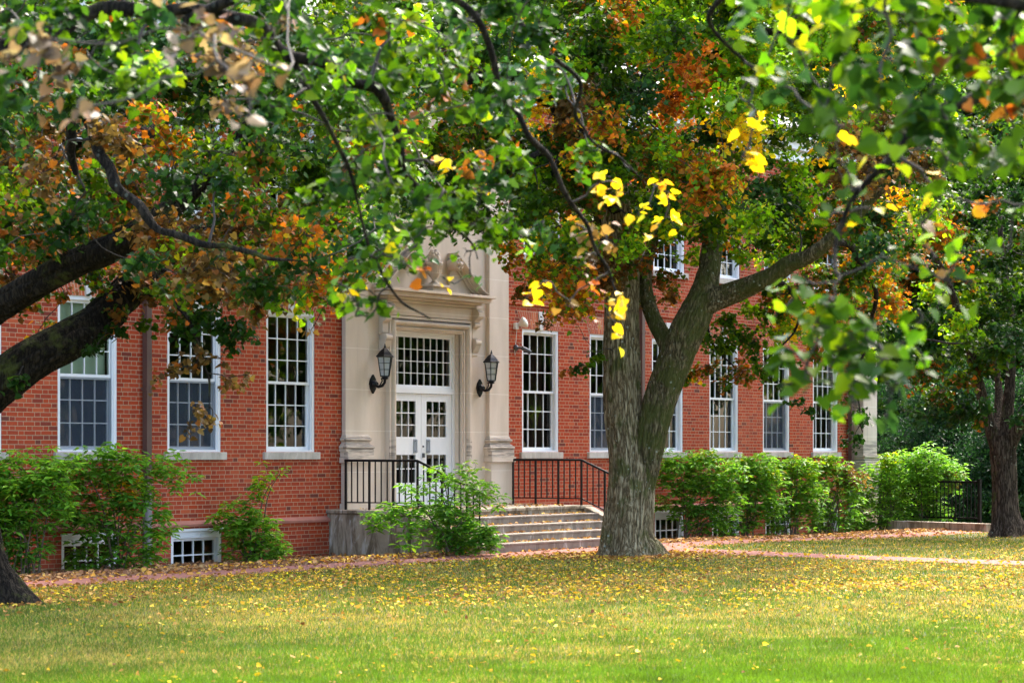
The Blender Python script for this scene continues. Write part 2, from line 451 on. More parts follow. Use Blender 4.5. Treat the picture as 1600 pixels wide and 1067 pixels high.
for x0, x1 in ((XL, SX0), (SX1, XR)):
    wx = [w for w in WX if x0 < w < x1]
    panel(mb, x0, x1, -.6, LEDGE, -.05, [(w-.6, w+.6, B1, B2) for w in wx if w != -3.74])
    mb.add([(x0, -.05, LEDGE), (x1, -.05, LEDGE), (x1, 0, LEDGE+.045), (x0, 0, LEDGE+.045)], [(0, 1, 2, 3)])
    panel(mb, x0, x1, LEDGE+.045, BAND, 0, [(w-WW, w+WW, Z1, Z2) for w in wx])
    mb.add([(x0, 0, BAND), (x1, 0, BAND), (x1, -.035, BAND), (x0, -.035, BAND)], [(3, 2, 1, 0)])
    panel(mb, x0, x1, BAND, TOP, -.035, [(w-WW, w+WW, U1, U2) for w in wx])
mb.add([(XL, -.05, -.6), (XL, 14, -.6), (XL, 14, TOP), (XL, -.05, TOP)], [(3, 2, 1, 0)])
mb.add([(XR, -.05, -.6), (XR, 14, -.6), (XR, 14, TOP), (XR, -.05, TOP)], [(0, 1, 2, 3)])
mb.add([(XL, 14, -.6), (XR, 14, -.6), (XR, 14, TOP), (XL, 14, TOP)], [(3, 2, 1, 0)])
mb.build('wall', M['brick'], bld)
for x0, x1 in ((XL, SX0-.4), (SX1+.4, XR)):
    mb = MB(); mb.prism_x([(-.052, LEDGE-.035), (-.085, LEDGE-.03), (-.085, LEDGE+.01), (-.002, LEDGE+.065), (-.002, LEDGE-.035)], x0, x1)
    mb.build('water_table', M['ledge'], bld)
# dark rooms behind the glass
mb = MB()
mb.box(XL+.3, XR-.3, 3.2, 3.3, -.5, TOP-.1); mb.box(XL+.3, XR-.3, .35, 3.2, 4.5, 4.6); mb.box(XL+.3, XR-.3, .35, 3.2, .5, .6)
for w in np.arange(-16.6, 17, 4.75): mb.box(w, w+.1, .35, 3.2, -.5, TOP-.1)
mb.box(XL+.3, XR-.3, .35, 3.2, TOP-.2, TOP-.1)
mb.build('interior', M['dark'], bld)
# roof and cornice
mb = MB(); mb.box(XL-.35, XR+.35, -.45, 14.3, TOP, TOP+.16); mb.box(XL-.2, XR+.2, -.25, 14.2, TOP-.22, TOP-.003); mb.box(XL-.1, XR+.1, -.12, 14.1, TOP-.5, TOP-.223)
mb.build('cornice', M['white'], bld)
mb = MB(); a, b = XL-.4, XR+.4
mb.add([(a, -.5, TOP+.163), (b, -.5, TOP+.163), (b, 14.4, TOP+.163), (a, 14.4, TOP+.163), (a+6, 6.9, TOP+3.2), (b-6, 6.9, TOP+3.2)], [(0, 1, 5, 4), (1, 2, 5), (2, 3, 4, 5), (3, 0, 4), (3, 2, 1, 0)])
mb.build('roof', M['slate'], bld)

def sash(mb, x0, x1, z0, z1, y, nc, nr, st=.045, mu=.016, th=.035, bot=None):
    bot = bot or st
    mb.box(x0, x0+st, y, y+th, z0, z1); mb.box(x1-st, x1, y, y+th, z0, z1)
    mb.box(x0+st, x1-st, y, y+th, z0, z0+bot); mb.box(x0+st, x1-st, y, y+th, z1-st, z1)
    a, b, c, d = x0+st, x1-st, z0+bot, z1-st
    for i in range(1, nc):
        x = a+(b-a)*i/nc; mb.box(x-mu/2, x+mu/2, y+.003, y+th-.003, c, d)
    for j in range(1, nr):
        z = c+(d-c)*j/nr; mb.box(a, b, y+.005, y+th-.005, z-mu/2, z+mu/2)

def make_arch(s, nb=9):
    "splayed brick flat arch with each brick a wedge"
    mb = MB(); h = .33
    if 1:
        for k in range(nb):
            for (r0, r1) in ((0, .52), (.54, 1.0)) if k % 2 else ((0, .30), (.32, 1.0)):
                def X(t, r): return s*(.065+(.63-.065)*t + r*((.03)+(.14)*t))
                t0, t1 = (k+.11)/nb, (k+.89)/nb
                mb.prism_y([(X(t0, r0), r0*h+.004), (X(t1, r0), r0*h+.004), (X(t1, r1), r1*h), (X(t0, r1), r1*h)], -.006, .004)
    return mb

def m_archbrick():
    n = NT('arch_brick'); g = n.n('NewGeometry')
    c = n.ramp(g.outputs['Random Per Island'], [(0, (.33, .05, .02)), (.5, (.48, .10, .03)), (1, (.58, .17, .06))])
    n.col(n.mix(n.math('MULTIPLY', n.noise(50, 3, n.geo()), .3), c, (.2, .05, .03))); n.rough(.85); return n.m
M['arch'] = m_archbrick(); M['mortar'] = m_simple('mortar', (.62, .50, .37), .95, .1, 20)

def make_window(x, z0, z1, screen=False, blind=0, curtain=None, arch=True, rows=3, ybase=0.0, src=None):
    h = z1-z0; mb = MB(); mo = .06
    # brick-mould frame + jamb box
    mb.box(-WW, -WW+mo, .012, .16, 0, h); mb.box(WW-mo, WW, .012, .16, 0, h); mb.box(-WW+mo, WW-mo, .012, .16, h-mo, h)
    mb.box(-WW+mo, -WW+mo+.02, .03, .05, .03, h-mo); mb.box(WW-mo-.02, WW-mo, .03, .05, .03, h-mo)
    mb.box(-WW+mo, WW-mo, .02, .17, -.0, .035)
    w = mb.build('window', M['white'], bld); w.location = (x, ybase, z0)
    mid = h*.475+.035
    a, b = -WW+mo, WW-mo
    mb = MB(); sash(mb, a, b, mid-.02, h-mo, .065, 4, rows, mu=.017); mb.build('upper_sash', M['white'], w)
    mb = MB(); sash(mb, a, b, .035, mid+.025, .105, 4, rows, mu=.017, bot=.055); mb.build('lower_sash', M['white'], w)
    mb = MB()
    for y, c, d in ((.083, mid, h-mo-.02), (.123, .05, mid)):
        mb.add([(a+.02, y, c), (b-.02, y, c), (b-.02, y, d), (a+.02, y, d)], [(0, 1, 2, 3)])
    mb.build('pane', M['glass'], w)
    if screen:
        mb = MB(); mb.box(a, a+.03, .075, .095, .037, mid-.022); mb.box(b-.03, b, .075, .095, .037, mid-.022)
        mb.box(a+.03, b-.03, .075, .095, .037, .07); mb.box(a+.03, b-.03, .075, .095, mid-.05, mid-.022)
        mb.build('screen_frame', M['grey_paint'], w)
        mb = MB(); mb.add([(a+.02, .09, .05), (b-.02, .09, .05), (b-.02, .09, mid-.03), (a+.02, .09, mid-.03)], [(0, 1, 2, 3)])
        mb.build('insect_screen', M['screen'], w)
    if blind:
        mb = MB(); z = h-.07
        while z > h-.07-blind:
            mb.box(a+.01, b-.01, .18, .205, z-.004, z); mb.add([(a+.01, .18, z), (b-.01, .18, z), (b-.01, .2, z-.03), (a+.01, .2, z-.03)], [(0, 1, 2, 3)]); z -= .025
        mb.build('blind', M['blind'], w)
    if curtain:
        mb = MB(); pts = []
        x0, x1 = curtain
        for i in range(25):
            t = i/24; pts.append((x0+(x1-x0)*t, .30+.03*math.sin(t*22)))
        vs = [(p[0], p[1], .05) for p in pts]+[(p[0], p[1], h) for p in pts]
        mb.add(vs, [(i, i+1, i+26, i+25) for i in range(24)]); mb.build('curtain', M['curtain'], w)
    mb = MB(); mb.box(-.72, .72, -.055, .10, -.125, -.003); mb.build('sill', M['sill'], w, bevel=.008)
    if arch:
        o = MB(); o.prism_y([(-.80, .335), (.80, .335), (.635, 0.002), (-.635, 0.002)], -.002, .01); q = o.build('lintel_mortar', M['mortar'], w); q.location = (0, 0, h)
        
        for sd_ in (-1, 1): q = make_arch(sd_).build('brick_arch', M['arch'], w); q.location = (0, 0, h)
        mb = MB(); mb.prism_y([(-.055, -.003), (.055, -.003), (.095, .35), (-.095, .35)], -.03, .01); q = mb.build('keystone', M['keyst'], w, bevel=.004); q.location = (0, 0, h)
    return w
specs = {-8.5: dict(screen=True, blind=1.15), -6.12: dict(screen=True, curtain=(.3, .5)), -3.74: dict(curtain=(.25, .5)), 3.74: dict(curtain=(.05, .5)),
         6.12: dict(screen=True), 8.5: dict(curtain=(-.1, .2)), 10.88: dict(curtain=(.2, .5)), 13.26: dict(screen=True, curtain=(-.2, .5)), 15.66: dict(curtain=(.0, .5)), -10.88: {}, -13.26: {}}
for x in WX: make_window(x, Z1, Z2, **specs[x])
for i, x in enumerate(WX): make_window(x, U1, U2, arch=False, ybase=-.035, blind=(.5 if i % 3 == 0 else 0), screen=(i % 4 == 1))
for x in WX:
    if x == -3.74: continue
    mb = MB(); mb.box(-.6, -.53, -.035, .1, 0, B2-B1); mb.box(.53, .6, -.035, .1, 0, B2-B1); mb.box(-.53, .53, -.035, .1, B2-B1-.13, B2-B1)
    mb.box(-.62, .62, -.075, -.04, B2-B1-.02, B2-B1+.02)
    w = mb.build('basement_window', M['white'], bld); w.location = (x, 0, B1)
    mb = MB(); sash(mb, -.53, .53, .0, B2-B1-.13, .02, 4, 2, mu=.022); mb.build('sash', M['white'], w)
    mb = MB(); mb.add([(-.5, .04, 0), (.5, .04, 0), (.5, .04, .55), (-.5, .04, .55)], [(0, 1, 2, 3)]); mb.build('pane', M['glass'], w)

def downspout(x, z0=.1):
    mb = MB(); mb.box(x-.055, x+.055, -.145, -.05, z0+.35, TOP-.6)
    for z in (1.1, 2.6, 4.1, 5.8, 7.4): mb.box(x-.07, x+.07, -.150, -.036, z, z+.04)
    o = mb.build('downspout', M['brown_metal'], bld)
    mb = MB(); mb.tube([(x, -.10, z0-.35), (x, -.10, z0+.9)], .075, 12); mb.build('drain_pipe', M['copper'], o)
for x in (-7.31, 7.31, 16.78): downspout(x)

# stone corner pier at the far end
mb = MB(); x0, x1 = 17.06, 17.85
mb.box(x0, x1, -.30, .6, -.4, 1.22); mb.box(x0-.05, x1+.05, -.35, .65, 1.223, 1.33)
for k, (e, z) in enumerate(((.07, 1.333), (.05, 1.40), (.02, 1.47), (.045, 1.52))): mb.box(x0-e, x1+e, -.30-e, .6+e, z, z+.055 if k < 3 else z+.05)
mb.box(x0+.03, x1-.03, -.27, .57, 1.57, 7.9); mb.box(x0-.05, x1+.05, -.35, .65, 7.903, 8.2)
mb.build('corner_pier', M['stone'], bld, bevel=.006)

# ---- carved stone doorway
D = .67          # landing height
ent = MB(); c = CX
OW, OT = .99, 3.80    # half opening, opening top
# back wall of the bay, round the opening
panel(ent, SX0, SX1, D-.05, TOP-.5, -.02, [(c-OW, c+OW, D-.05, OT)], dep=.30)
mb = ent
surround = mb.build('door_surround', M['stone'], bld)
def moulding(mb, prof_pts):
    "architrave profile swept up, over and down; prof (distance outwards from opening edge, projection)"
    P = []
    for (x, z, ox, oz) in ((c-OW, D, -1, 0), (c-OW, OT, -1, 1), (c+OW, OT, 1, 1), (c+OW, D, 1, 0)):
        P.append((Vector((x, -.02, z)), Vector((ox, 0, oz)), Vector((0, -1, 0))))
    mb.sweep(P, prof_pts)
mb = MB()
prof = [(0, -.02), (0, .05), (.03, .05), (.032, .075), (.05, .085), (.07, .075), (.075, .06), (.09, .06)]
prof += [(.09+.10*math.sin(a)*0+.05*(1-math.cos(a)), .06+.085*math.sin(a)) for a in np.linspace(0.15, math.pi-.15, 9)]
prof += [(.20, .06), (.205, .10), (.25, .10), (.255, .02), (.255, -.02)]
moulding(mb, prof); mb.build('architrave', M['stone'], surround)
for s in (-1, 1):       # pilasters with attic bases on plinths
    mb = MB()
    a, b = sorted((c+s*1.83, c+s*2.46))
    mb.box(a, b, -.10, -.018, 1.662, 8.0)
    mb.box(a-.06, b+.06, -.19, -.018, D, D+.10); mb.box(a-.02, b+.02, -.16, -.018, D+.103, 1.46); mb.box(a-.07, b+.07, -.215, -.018, 1.463, 1.56)
    mb.box(a-.05, b+.05, -.19, -.018, 1.563, 1.66)
    pf_ = [(0, 0), (.075, 0), (.075, .035)]+[(.045+.04*math.cos(t), .07+.035*math.sin(t)) for t in np.linspace(-1.3, 1.3, 7)]+[(.05, .108), (.05, .122), (.025, .135), (.015, .155), (.025, .172), (.038, .178)]
    pf_ += [(.025+.028*math.cos(t), .203+.024*math.sin(t)) for t in np.linspace(-1.3, 1.3, 6)]+[(.02, .232), (.02, .25), (.006, .275), (0, .29)]
    P_ = [((a, -.018, 1.6615), (-1, 0, 0), (0, 0, 1)), ((a, -.10, 1.6615), (-1, -1, 0), (0, 0, 1)), ((b, -.10, 1.6615), (1, -1, 0), (0, 0, 1)), ((b, -.018, 1.6615), (1, 0, 0), (0, 0, 1))]
    mb.sweep(P_[::-1], pf_)
    mb.build('pilaster', M['stone'], surround, bevel=.006)
mb = MB()               # frieze, cornice
mb.box(c-1.30, c+1.30, -.11, -.018, OT+.26, 4.28)
for e, y, z, t in ((1.36, .15, 4.283, .05), (1.42, .22, 4.336, .045), (1.56, .34, 4.384, .075), (1.62, .40, 4.462, .05)):
    mb.box(c-e, c+e, -y, -.018, z, z+t)
mb.build('entablature', M['stone'], surround, bevel=.008)
def swan(t):
    x = 1.62-1.0*t
    z = 4.54+.66*(.8*(1-math.cos(math.pi*.86*t))/1.905+.2*t)
    return x, z
for s in (-1, 1):       # swan-neck pediment
    mb = MB(); N = 22; pts = [swan(i/N) for i in range(N+1)]
    prof = [(-.02, .0), (-.11, .0), (-.11, .06), (-.15, .07), (-.15, .12), (-.21, .155), (-.24, .175), (-.24, .20), (-.02, .20)]
    rows = []
    for i, (x, z) in enumerate(pts):
        sc_ = .40+.60*min(1, (i/N)*2.2)
        for y, u in prof: rows.append((c+s*x, y, z-.14*sc_+u*sc_))
    n = len(prof); fs = []
    for i in range(N):
        for j in range(n):
            k = (j+1) % n; f = (i*n+j, i*n+k, (i+1)*n+k, (i+1)*n+j); fs.append(f if s > 0 else f[::-1])
    fs.append(tuple(range(n)) if s < 0 else tuple(range(n-1, -1, -1))); fs.append(tuple(range(N*n, N*n+n))[::-1 if s < 0 else 1])
    mb.add(rows, fs)
    poly = [(c+s*1.60, 4.513)]+[(c+s*x, z-.07) for x, z in pts[1:]]+[(c+s*.60, 4.513)]
    mb.prism_y(poly, -.075, -.018)
    mb.build('pediment', M['stone'], surround)
for s in (-1, 1):       # rosettes
    mb = MB(); Mx = Matrix.Translation((c+s*.665, -.05, 5.06)) @ Matrix.Rotation(math.radians(90), 4, 'X')
    mb.lathe([(.12, 0), (.125, .2), (.11, .225), (.095, .205), (.08, .205), (.05, .225), (.045, .24), (.01, .25)], seg=20, M=Mx)
    for k in range(6):
        a = k*math.pi/3; mb.lathe([(.028, .2), (.03, .225), (.01, .24)], seg=8, M=Mx @ Matrix.Translation((.085*math.cos(a), .085*math.sin(a), 0)))
    mb.build('rosette', M['stone'], surround)
mb = MB()               # urn on its block
mb.box(c-.20, c+.20, -.30, -.018, 4.513, 4.60); mb.box(c-.26, c+.26, -.34, -.018, 4.603, 4.64)
mb.lathe([(.10, 0), (.10, .03), (.05, .05), (.04, .09), (.07, .13), (.115, .20), (.13, .26), (.14, .36), (.16, .38), (.15, .41), (.13, .42)], (c, -.17, 4.642), 18)
for k in range(18):
    a = 2*math.pi*k/18; mb.tube([(c+.115*math.cos(a), -.17+.115*math.sin(a), 4.85), (c+.142*math.cos(a), -.17+.142*math.sin(a), 4.99)], .011, 5)
for k in range(16):     # fruit and leaves heaped over the rim
    a = k*2.4; r = .05+.07*(k/16); mb.lathe([(.005, -.04), (.035, -.02), (.04, .0), (.03, .03), (.005, .045)], (c+r*math.cos(a), -.17+r*math.sin(a)*.7, 5.24-.10*(k/16)), 8)
mb.lathe([(.1, 0), (.12, .06), (.09, .14), (.04, .18)], (c, -.17, 5.05), 12)
mb.build('urn', M['stone'], surround)
for s in (-1, 1):       # scrolled consoles
    mb = MB(); x0, x1 = sorted((c+s*1.27, c+s*1.43))
    mb.box(x0, x1, -.09, -.018, D, 3.40) if False else None
    mb.box(x0+.02, x1-.02, -.10, -.018, 3.42, 4.28)
    def scroll(cy, cz, r):
        mb.prism_x([(cy+r*math.cos(a), cz+r*math.sin(a)) for a in np.linspace(0, 2*math.pi, 17)[:-1]], x0-.008, x1+.008)
    scroll(-.17, 4.17, .095); scroll(-.13, 3.98, .05); scroll(-.14, 3.66, .065)
    mb.prism_x([(-.018, 4.28), (-.20, 4.28), (-.24, 4.18), (-.15, 4.02), (-.11, 3.9), (-.11, 3.74), (-.018, 3.7)], x0, x1)
    mb.prism_x([(-.018, 3.62), (-.19, 3.60), (-.14, 3.50), (-.08, 3.44), (-.018, 3.42)], x0, x1)
    scroll(-.075, 3.44, .04)
    mb.build('console', M['stone'], surround, bevel=.004)
# doors
YD = .12
mb = MB()
mb.box(c-OW, c-OW+.06, YD-.03, YD+.06, D, OT); mb.box(c+OW-.06, c+OW, YD-.03, YD+.06, D, OT); mb.box(c-OW+.06, c+OW-.06, YD-.03, YD+.06, OT-.05, OT)
mb.box(c-OW+.06, c+OW-.06, YD-.04, YD+.06, 2.70, 2.80)
df = mb.build('door_frame', M['white'], bld, bevel=.003)
mb = MB(); sash(mb, c-OW+.06, c+OW-.06, 2.80, OT-.05, YD, 9, 4, st=.05, mu=.011)
tw = mb.build('transom_window', M['white'], df)
mb = MB(); mb.add([(c-OW+.08, YD+.02, 2.82), (c+OW-.08, YD+.02, 2.82), (c+OW-.08, YD+.02, OT-.07), (c-OW+.08, YD+.02, OT-.07)], [(0, 1, 2, 3)]); mb.build('transom_pane', M['glass'], df)
for s in (-1, 1):
    a, b = (c-OW+.065, c-.004) if s < 0 else (c+.004, c+OW-.065)
    ga, gb = a+.16, b-.16
    mb = MB(); y0, y1 = YD, YD+.045
    mb.box(a, ga, y0, y1, D+.02, 2.695); mb.box(gb, b, y0, y1, D+.02, 2.695)
    mb.box(ga, gb, y0, y1, 2.56, 2.695); mb.box(ga, gb, y0, y1, 1.60, 1.92); mb.box(ga, gb, y0, y1, D+.02, 1.10)
    mb.box(ga+.02, gb-.02, y0-.008, y0-.001, D+.1, 1.04)
    for (z0, z1, nr) in ((1.92, 2.56, 3), (1.10, 1.60, 2)):
        for i in (1, 2): x = ga+(gb-ga)*i/3; mb.box(x-.009, x+.009, y0+.005, y1-.005, z0, z1)
        for j in range(1, nr): z = z0+(z1-z0)*j/nr; mb.box(ga, gb, y0+.007, y1-.007, z-.009, z+.009)
    dr = mb.build('door', M['white'], bld, bevel=.002)
    mb = MB()
    for z0, z1 in ((1.92, 2.56), (1.10, 1.60)): mb.add([(ga, y0+.02, z0), (gb, y0+.02, z0), (gb, y0+.02, z1), (ga, y0+.02, z1)], [(0, 1, 2, 3)])
    mb.build('pane', M['glass'], dr)
    mb = MB(); xh = (gb-.03) if s < 0 else (ga+.03)
    mb.box(xh-.045, xh+.045, y0-.012, y0-.002, 1.63, 1.88); mb.box(xh-.02, xh+.02, y0-.05, y0-.013, 1.65, 1.67); mb.box(xh-.02, xh+.02, y0-.05, y0-.013, 1.84, 1.86); mb.tube([(xh, y0-.05, 1.64), (xh, y0-.05, 1.87)], .01, 8)
    mb.build('pull_handle', M['grey_paint'], dr)
    if s > 0:
        mb = MB(); mb.box(c+.03, c+.075, y0-.03, y0-.002, 1.55, 1.63); mb.lathe([(.016, 0), (.016, .02), (.004, .022)], M=Matrix.Translation((c+.05, y0-.002, 1.75)) @ Matrix.Rotation(math.radians(90), 4, 'X'), seg=12)
        mb.build('lock', M['charcoal'], dr)

# ------------------------------------------------------------------ steps and landing
steps = tag(empty('entrance_steps', (0, -1.7, 0)), 'weathered concrete landing and five steps in front of the stone doorway', 'steps')
def loc_child(o): o.location = Vector(o.location)-Vector((0, -1.7, 0)); return o
mb = MB(); mb.box(-2.79, 2.79, -1.72, -.002, -.5, D-.06); mb.box(-2.82, 2.82, -1.78, -.002, D-.06+.001, D)
loc_child(mb.build('landing', M['conc'], steps, bevel=.012))
R5 = .134
for k in range(1, 5):
    mb = MB(); z = D-R5*k; y = -1.78-.33*k
    if k == 0: continue
    mb.box(-2.5, 2.5, y, -1.74, z-R5+.002 if k < 4 else -.4, z-.035); mb.box(-2.51, 2.51, y-.02, -1.74-(.0), z-.034, z)
    loc_child(mb.build('step', M['step'], steps, bevel=.008))
for s in (-1, 1):
    mb = MB(); x0, x1 = sorted((s*2.515, s*2.79))
    mb.prism_x([(-1.783, -.4), (-1.783, D-.02), (-3.12, D-.02-.54), (-3.12, -.4)], x0, x1)
    loc_child(mb.build('cheek_wall', M['conc'], steps, bevel=.01))
# ------------------------------------------------------------------ railings
def railing(x, label):
    e = tag(empty('iron_railing', (x, -1.0, D)), label, 'railing', 'black iron railings of the steps')
    y0, y1, ytop = -.20, -1.72, 1.505-D
    zs = lambda y: ytop if y > y1 else ytop-(y1-y)*.406
    zb = lambda y: .125 if y > y1 else .125-(y1-y)*.406
    L = lambda x_, y, z: (x_, y+1.0, z)
    mb = MB()
    mb.tube([L(0, y0+.02, ytop), L(0, y1, ytop), L(0, -3.05, zs(-3.05))], .022, 8)
    mb.build('handrail', M['black'], e)
    mb = MB(); mb.tube([L(0, y0, .125), L(0, y1, .125), L(0, -3.05, zb(-3.05))], .014, 4); mb.build('bottom_rail', M['black'], e)
    y = y0; k = 0
    while y > -3.1:
        post = k % 4 == 0; w = .016 if post else .009; mb = MB()
        lo = zb(y) if not post else (0 if y > y1-.05 else zb(y)-.17)
        mb.box(-w, w, y+1-w, y+1+w, lo, zs(y)-.005); mb.build('post' if post else 'baluster', M['black'], e)
        y -= .127; k += 1
    return e
railing(-2.52, 'black iron railing on the left edge of the landing behind the leafy bush')
railing(2.52, 'black iron railing on the right edge of the landing beside the big trunk')

# ------------------------------------------------------------------ lanterns, light, camera
def lantern(x, label):
    e = tag(empty('wall_lantern', (x, -.02, 2.83)), label, 'lantern', 'black lanterns beside the door')
    mb = MB(); mb.prism_y([(r*math.cos(a)*.6, r*math.sin(a)) for a, r in [(i*math.pi/4, (.155 if i % 4 == 2 else (.12 if i % 2 else .13))) for i in range(8)]], -.035, 0)
    mb.lathe([(.06, 0), (.065, .03), (.045, .05), (.03, .07)], M=Matrix.Translation((0, -.03, 0)) @ Matrix.Rotation(math.radians(90), 4, 'X'), seg=12)
    mb.build('wall_plate', M['lamp_black'], e, bevel=.004)
    mb = MB(); mb.tube([(0, -.05, -.01), (0, -.12, -.045), (0, -.19, -.03), (0, -.235, .02), (0, -.24, .085)], [.02, .026, .024, .02, .022], 8)
    mb.tube([(0, -.12, -.05), (0, -.16, .0), (0, -.19, .05), (0, -.17, .09)], .01, 6)
    mb.lathe([(.03, 0), (.05, .01), (.055, .03), (.035, .04)], (0, -.24, .07), 12); mb.build('arm', M['lamp_black'], e)
    cx, cy, z0 = 0, -.24, .11
    mb = MB(); mb.lathe([(.05, 0), (.072, .005), (.072, .02)], (cx, cy, z0), 6, sm=False)
    for k in range(6):
        a = 2*math.pi*(k+.5)/6; p0 = (cx+.068*math.cos(a), cy+.068*math.sin(a), z0+.01); p1 = (cx+.112*math.cos(a), cy+.112*math.sin(a), z0+.32); mb.tube([p0, p1], .007, 5)
    for t in (.35, .68):
        r = .068+.044*t; P = [(cx+r*math.cos(2*math.pi*(k+.5)/6), cy+r*math.sin(2*math.pi*(k+.5)/6), z0+.01+.31*t) for k in range(7)]; mb.tube(P, .0045, 4, cap=False)
    mb.build('cage', M['lamp_black'], e)
    mb = MB(); mb.lathe([(.062, .02), (.104, .318)], (cx, cy, z0), 6, sm=False); mb.build('lamp_glass', M['lampglass'], e)
    mb = MB(); mb.lathe([(.115, .315), (.142, .322), (.142, .335), (.128, .345), (.09, .40), (.05, .445), (.028, .462), (.016, .475), (.02, .49), (.012, .50), (.006, .535)], (cx, cy, z0), 6, sm=False)
    mb.build('roof_cap', M['lamp_black'], e); return e
def bulk(e): e.scale = (1.22, 1.18, 1.08)
bulk(lantern(CX-1.62, 'black wall lantern on the pale stone left of the white double doors'))
bulk(lantern(CX+1.60, 'black wall lantern on the pale stone right of the white double doors'))
e = tag(empty('floodlight', (2.86, 0, 4.03)), 'round cream floodlight on the brick wall above the small camera', 'floodlight')
mb = MB(); mb.box(-.05, .05, -.06, -.002, -.06, .06); mb.tube([(0, -.05, -.06), (.01, -.02, -.3), (-.02, -.012, -.45), (0, -.012, -.55)], .006, 5); mb.build('junction_box', M['white'], e)
mb = MB(); mb.lathe([(.03, 0), (.06, .04), (.10, .10), (.112, .13), (.10, .15), (.06, .17), (.01, .18)], M=Matrix.Translation((.05, -.06, .02)) @ Matrix.Rotation(math.radians(62), 4, 'X') @ Matrix.Rotation(math.radians(25), 4, 'Y'), seg=20); mb.build('lamp_head', M['plastic'], e)
e = tag(empty('security_camera', (2.88, 0, 3.62)), 'small dark security camera on the brick wall beside the window', 'camera')
mb = MB(); mb.lathe([(.06, 0), (.065, .02), (.045, .05), (.02, .07)], M=Matrix.Rotation(math.radians(90), 4, 'X'), seg=16); mb.tube([(0, -.06, 0), (.03, -.11, .0), (.07, -.13, -.02)], .02, 8); mb.build('mount', M['charcoal'], e)
mb = MB(); mb.tube([(.05, -.12, .0), (.13, -.16, -.04), (.21, -.20, -.085)], [.04, .045, .04], 12); mb.build('housing', M['charcoal'], e)

# ------------------------------------------------------------------ foliage machinery
PAL = dict(
 green=[((.070, .190, .010), 5), ((.11, .26, .010), 3), ((.035, .115, .014), 3), ((.20, .34, .012), 1)],
 dark=[((.022, .085, .016), 5), ((.035, .12, .02), 3), ((.05, .15, .015), 1)],
 teal=[((.040, .145, .055), 5), ((.065, .19, .06), 3), ((.03, .10, .03), 2)],
 lime=[((.18, .36, .012), 4), ((.28, .44, .02), 3), ((.10, .25, .012), 3), ((.55, .48, .02), 1)],
 yellow=[((.85, .56, .01), 6), ((.75, .42, .02), 2), ((.50, .50, .03), 1)],
 orange=[((.62, .16, .03), 4), ((.72, .28, .07), 3), ((.45, .11, .03), 2), ((.72, .38, .03), 1)],
 brown=[((.20, .115, .06), 4), ((.32, .20, .12), 3), ((.12, .07, .045), 3), ((.42, .15, .05), 1.5)],
 tan=[((.12, .085, .06), 4), ((.19, .14, .10), 3), ((.08, .05, .035), 3), ((.26, .13, .06), 1)],
 mix=[((.075, .190, .012), 4), ((.04, .115, .014), 3), ((.30, .13, .04), 2), ((.55, .17, .03), 1), ((.20, .34, .012), 2)],
 gb=[((.06, .15, .012), 4), ((.28, .13, .04), 3.5), ((.48, .16, .03), 1)],
 og=[((.60, .17, .03), 3), ((.13, .27, .015), 3), ((.70, .45, .02), 2), ((.36, .13, .03), 2)],
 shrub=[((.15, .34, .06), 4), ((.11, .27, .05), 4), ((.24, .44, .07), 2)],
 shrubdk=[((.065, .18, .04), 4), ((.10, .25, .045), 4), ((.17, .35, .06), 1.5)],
 bedl=[((.28, .145, .07), 4), ((.42, .24, .12), 3), ((.17, .085, .045), 4), ((.55, .33, .14), 2), ((.62, .36, .06), 1)],
 litter=[((.36, .17, .05), 4), ((.52, .26, .07), 3), ((.22, .09, .035), 3.5), ((.66, .38, .10), 2), ((.70, .46, .06), 2)],
 gold=[((.82, .52, .02), 5), ((.74, .36, .04), 2), ((.62, .50, .10), 2), ((.48, .22, .05), 1.5)],
)
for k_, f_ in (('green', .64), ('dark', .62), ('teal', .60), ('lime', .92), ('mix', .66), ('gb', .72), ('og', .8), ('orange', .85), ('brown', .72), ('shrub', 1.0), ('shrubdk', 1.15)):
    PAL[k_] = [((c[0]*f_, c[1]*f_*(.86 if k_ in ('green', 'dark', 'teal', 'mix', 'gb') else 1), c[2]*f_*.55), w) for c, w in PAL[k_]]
def pick(rng, pal, n):
    P = PAL[pal]; w = np.array([x[1] for x in P], float); idx = rng.choice(len(P), n, p=w/w.sum())
    c = np.array([x[0] for x in P])[idx]
    return np.clip(c*rng.uniform(.72, 1.3, (n, 1))*rng.uniform(.93, 1.07, (n, 3)), 0, .9)

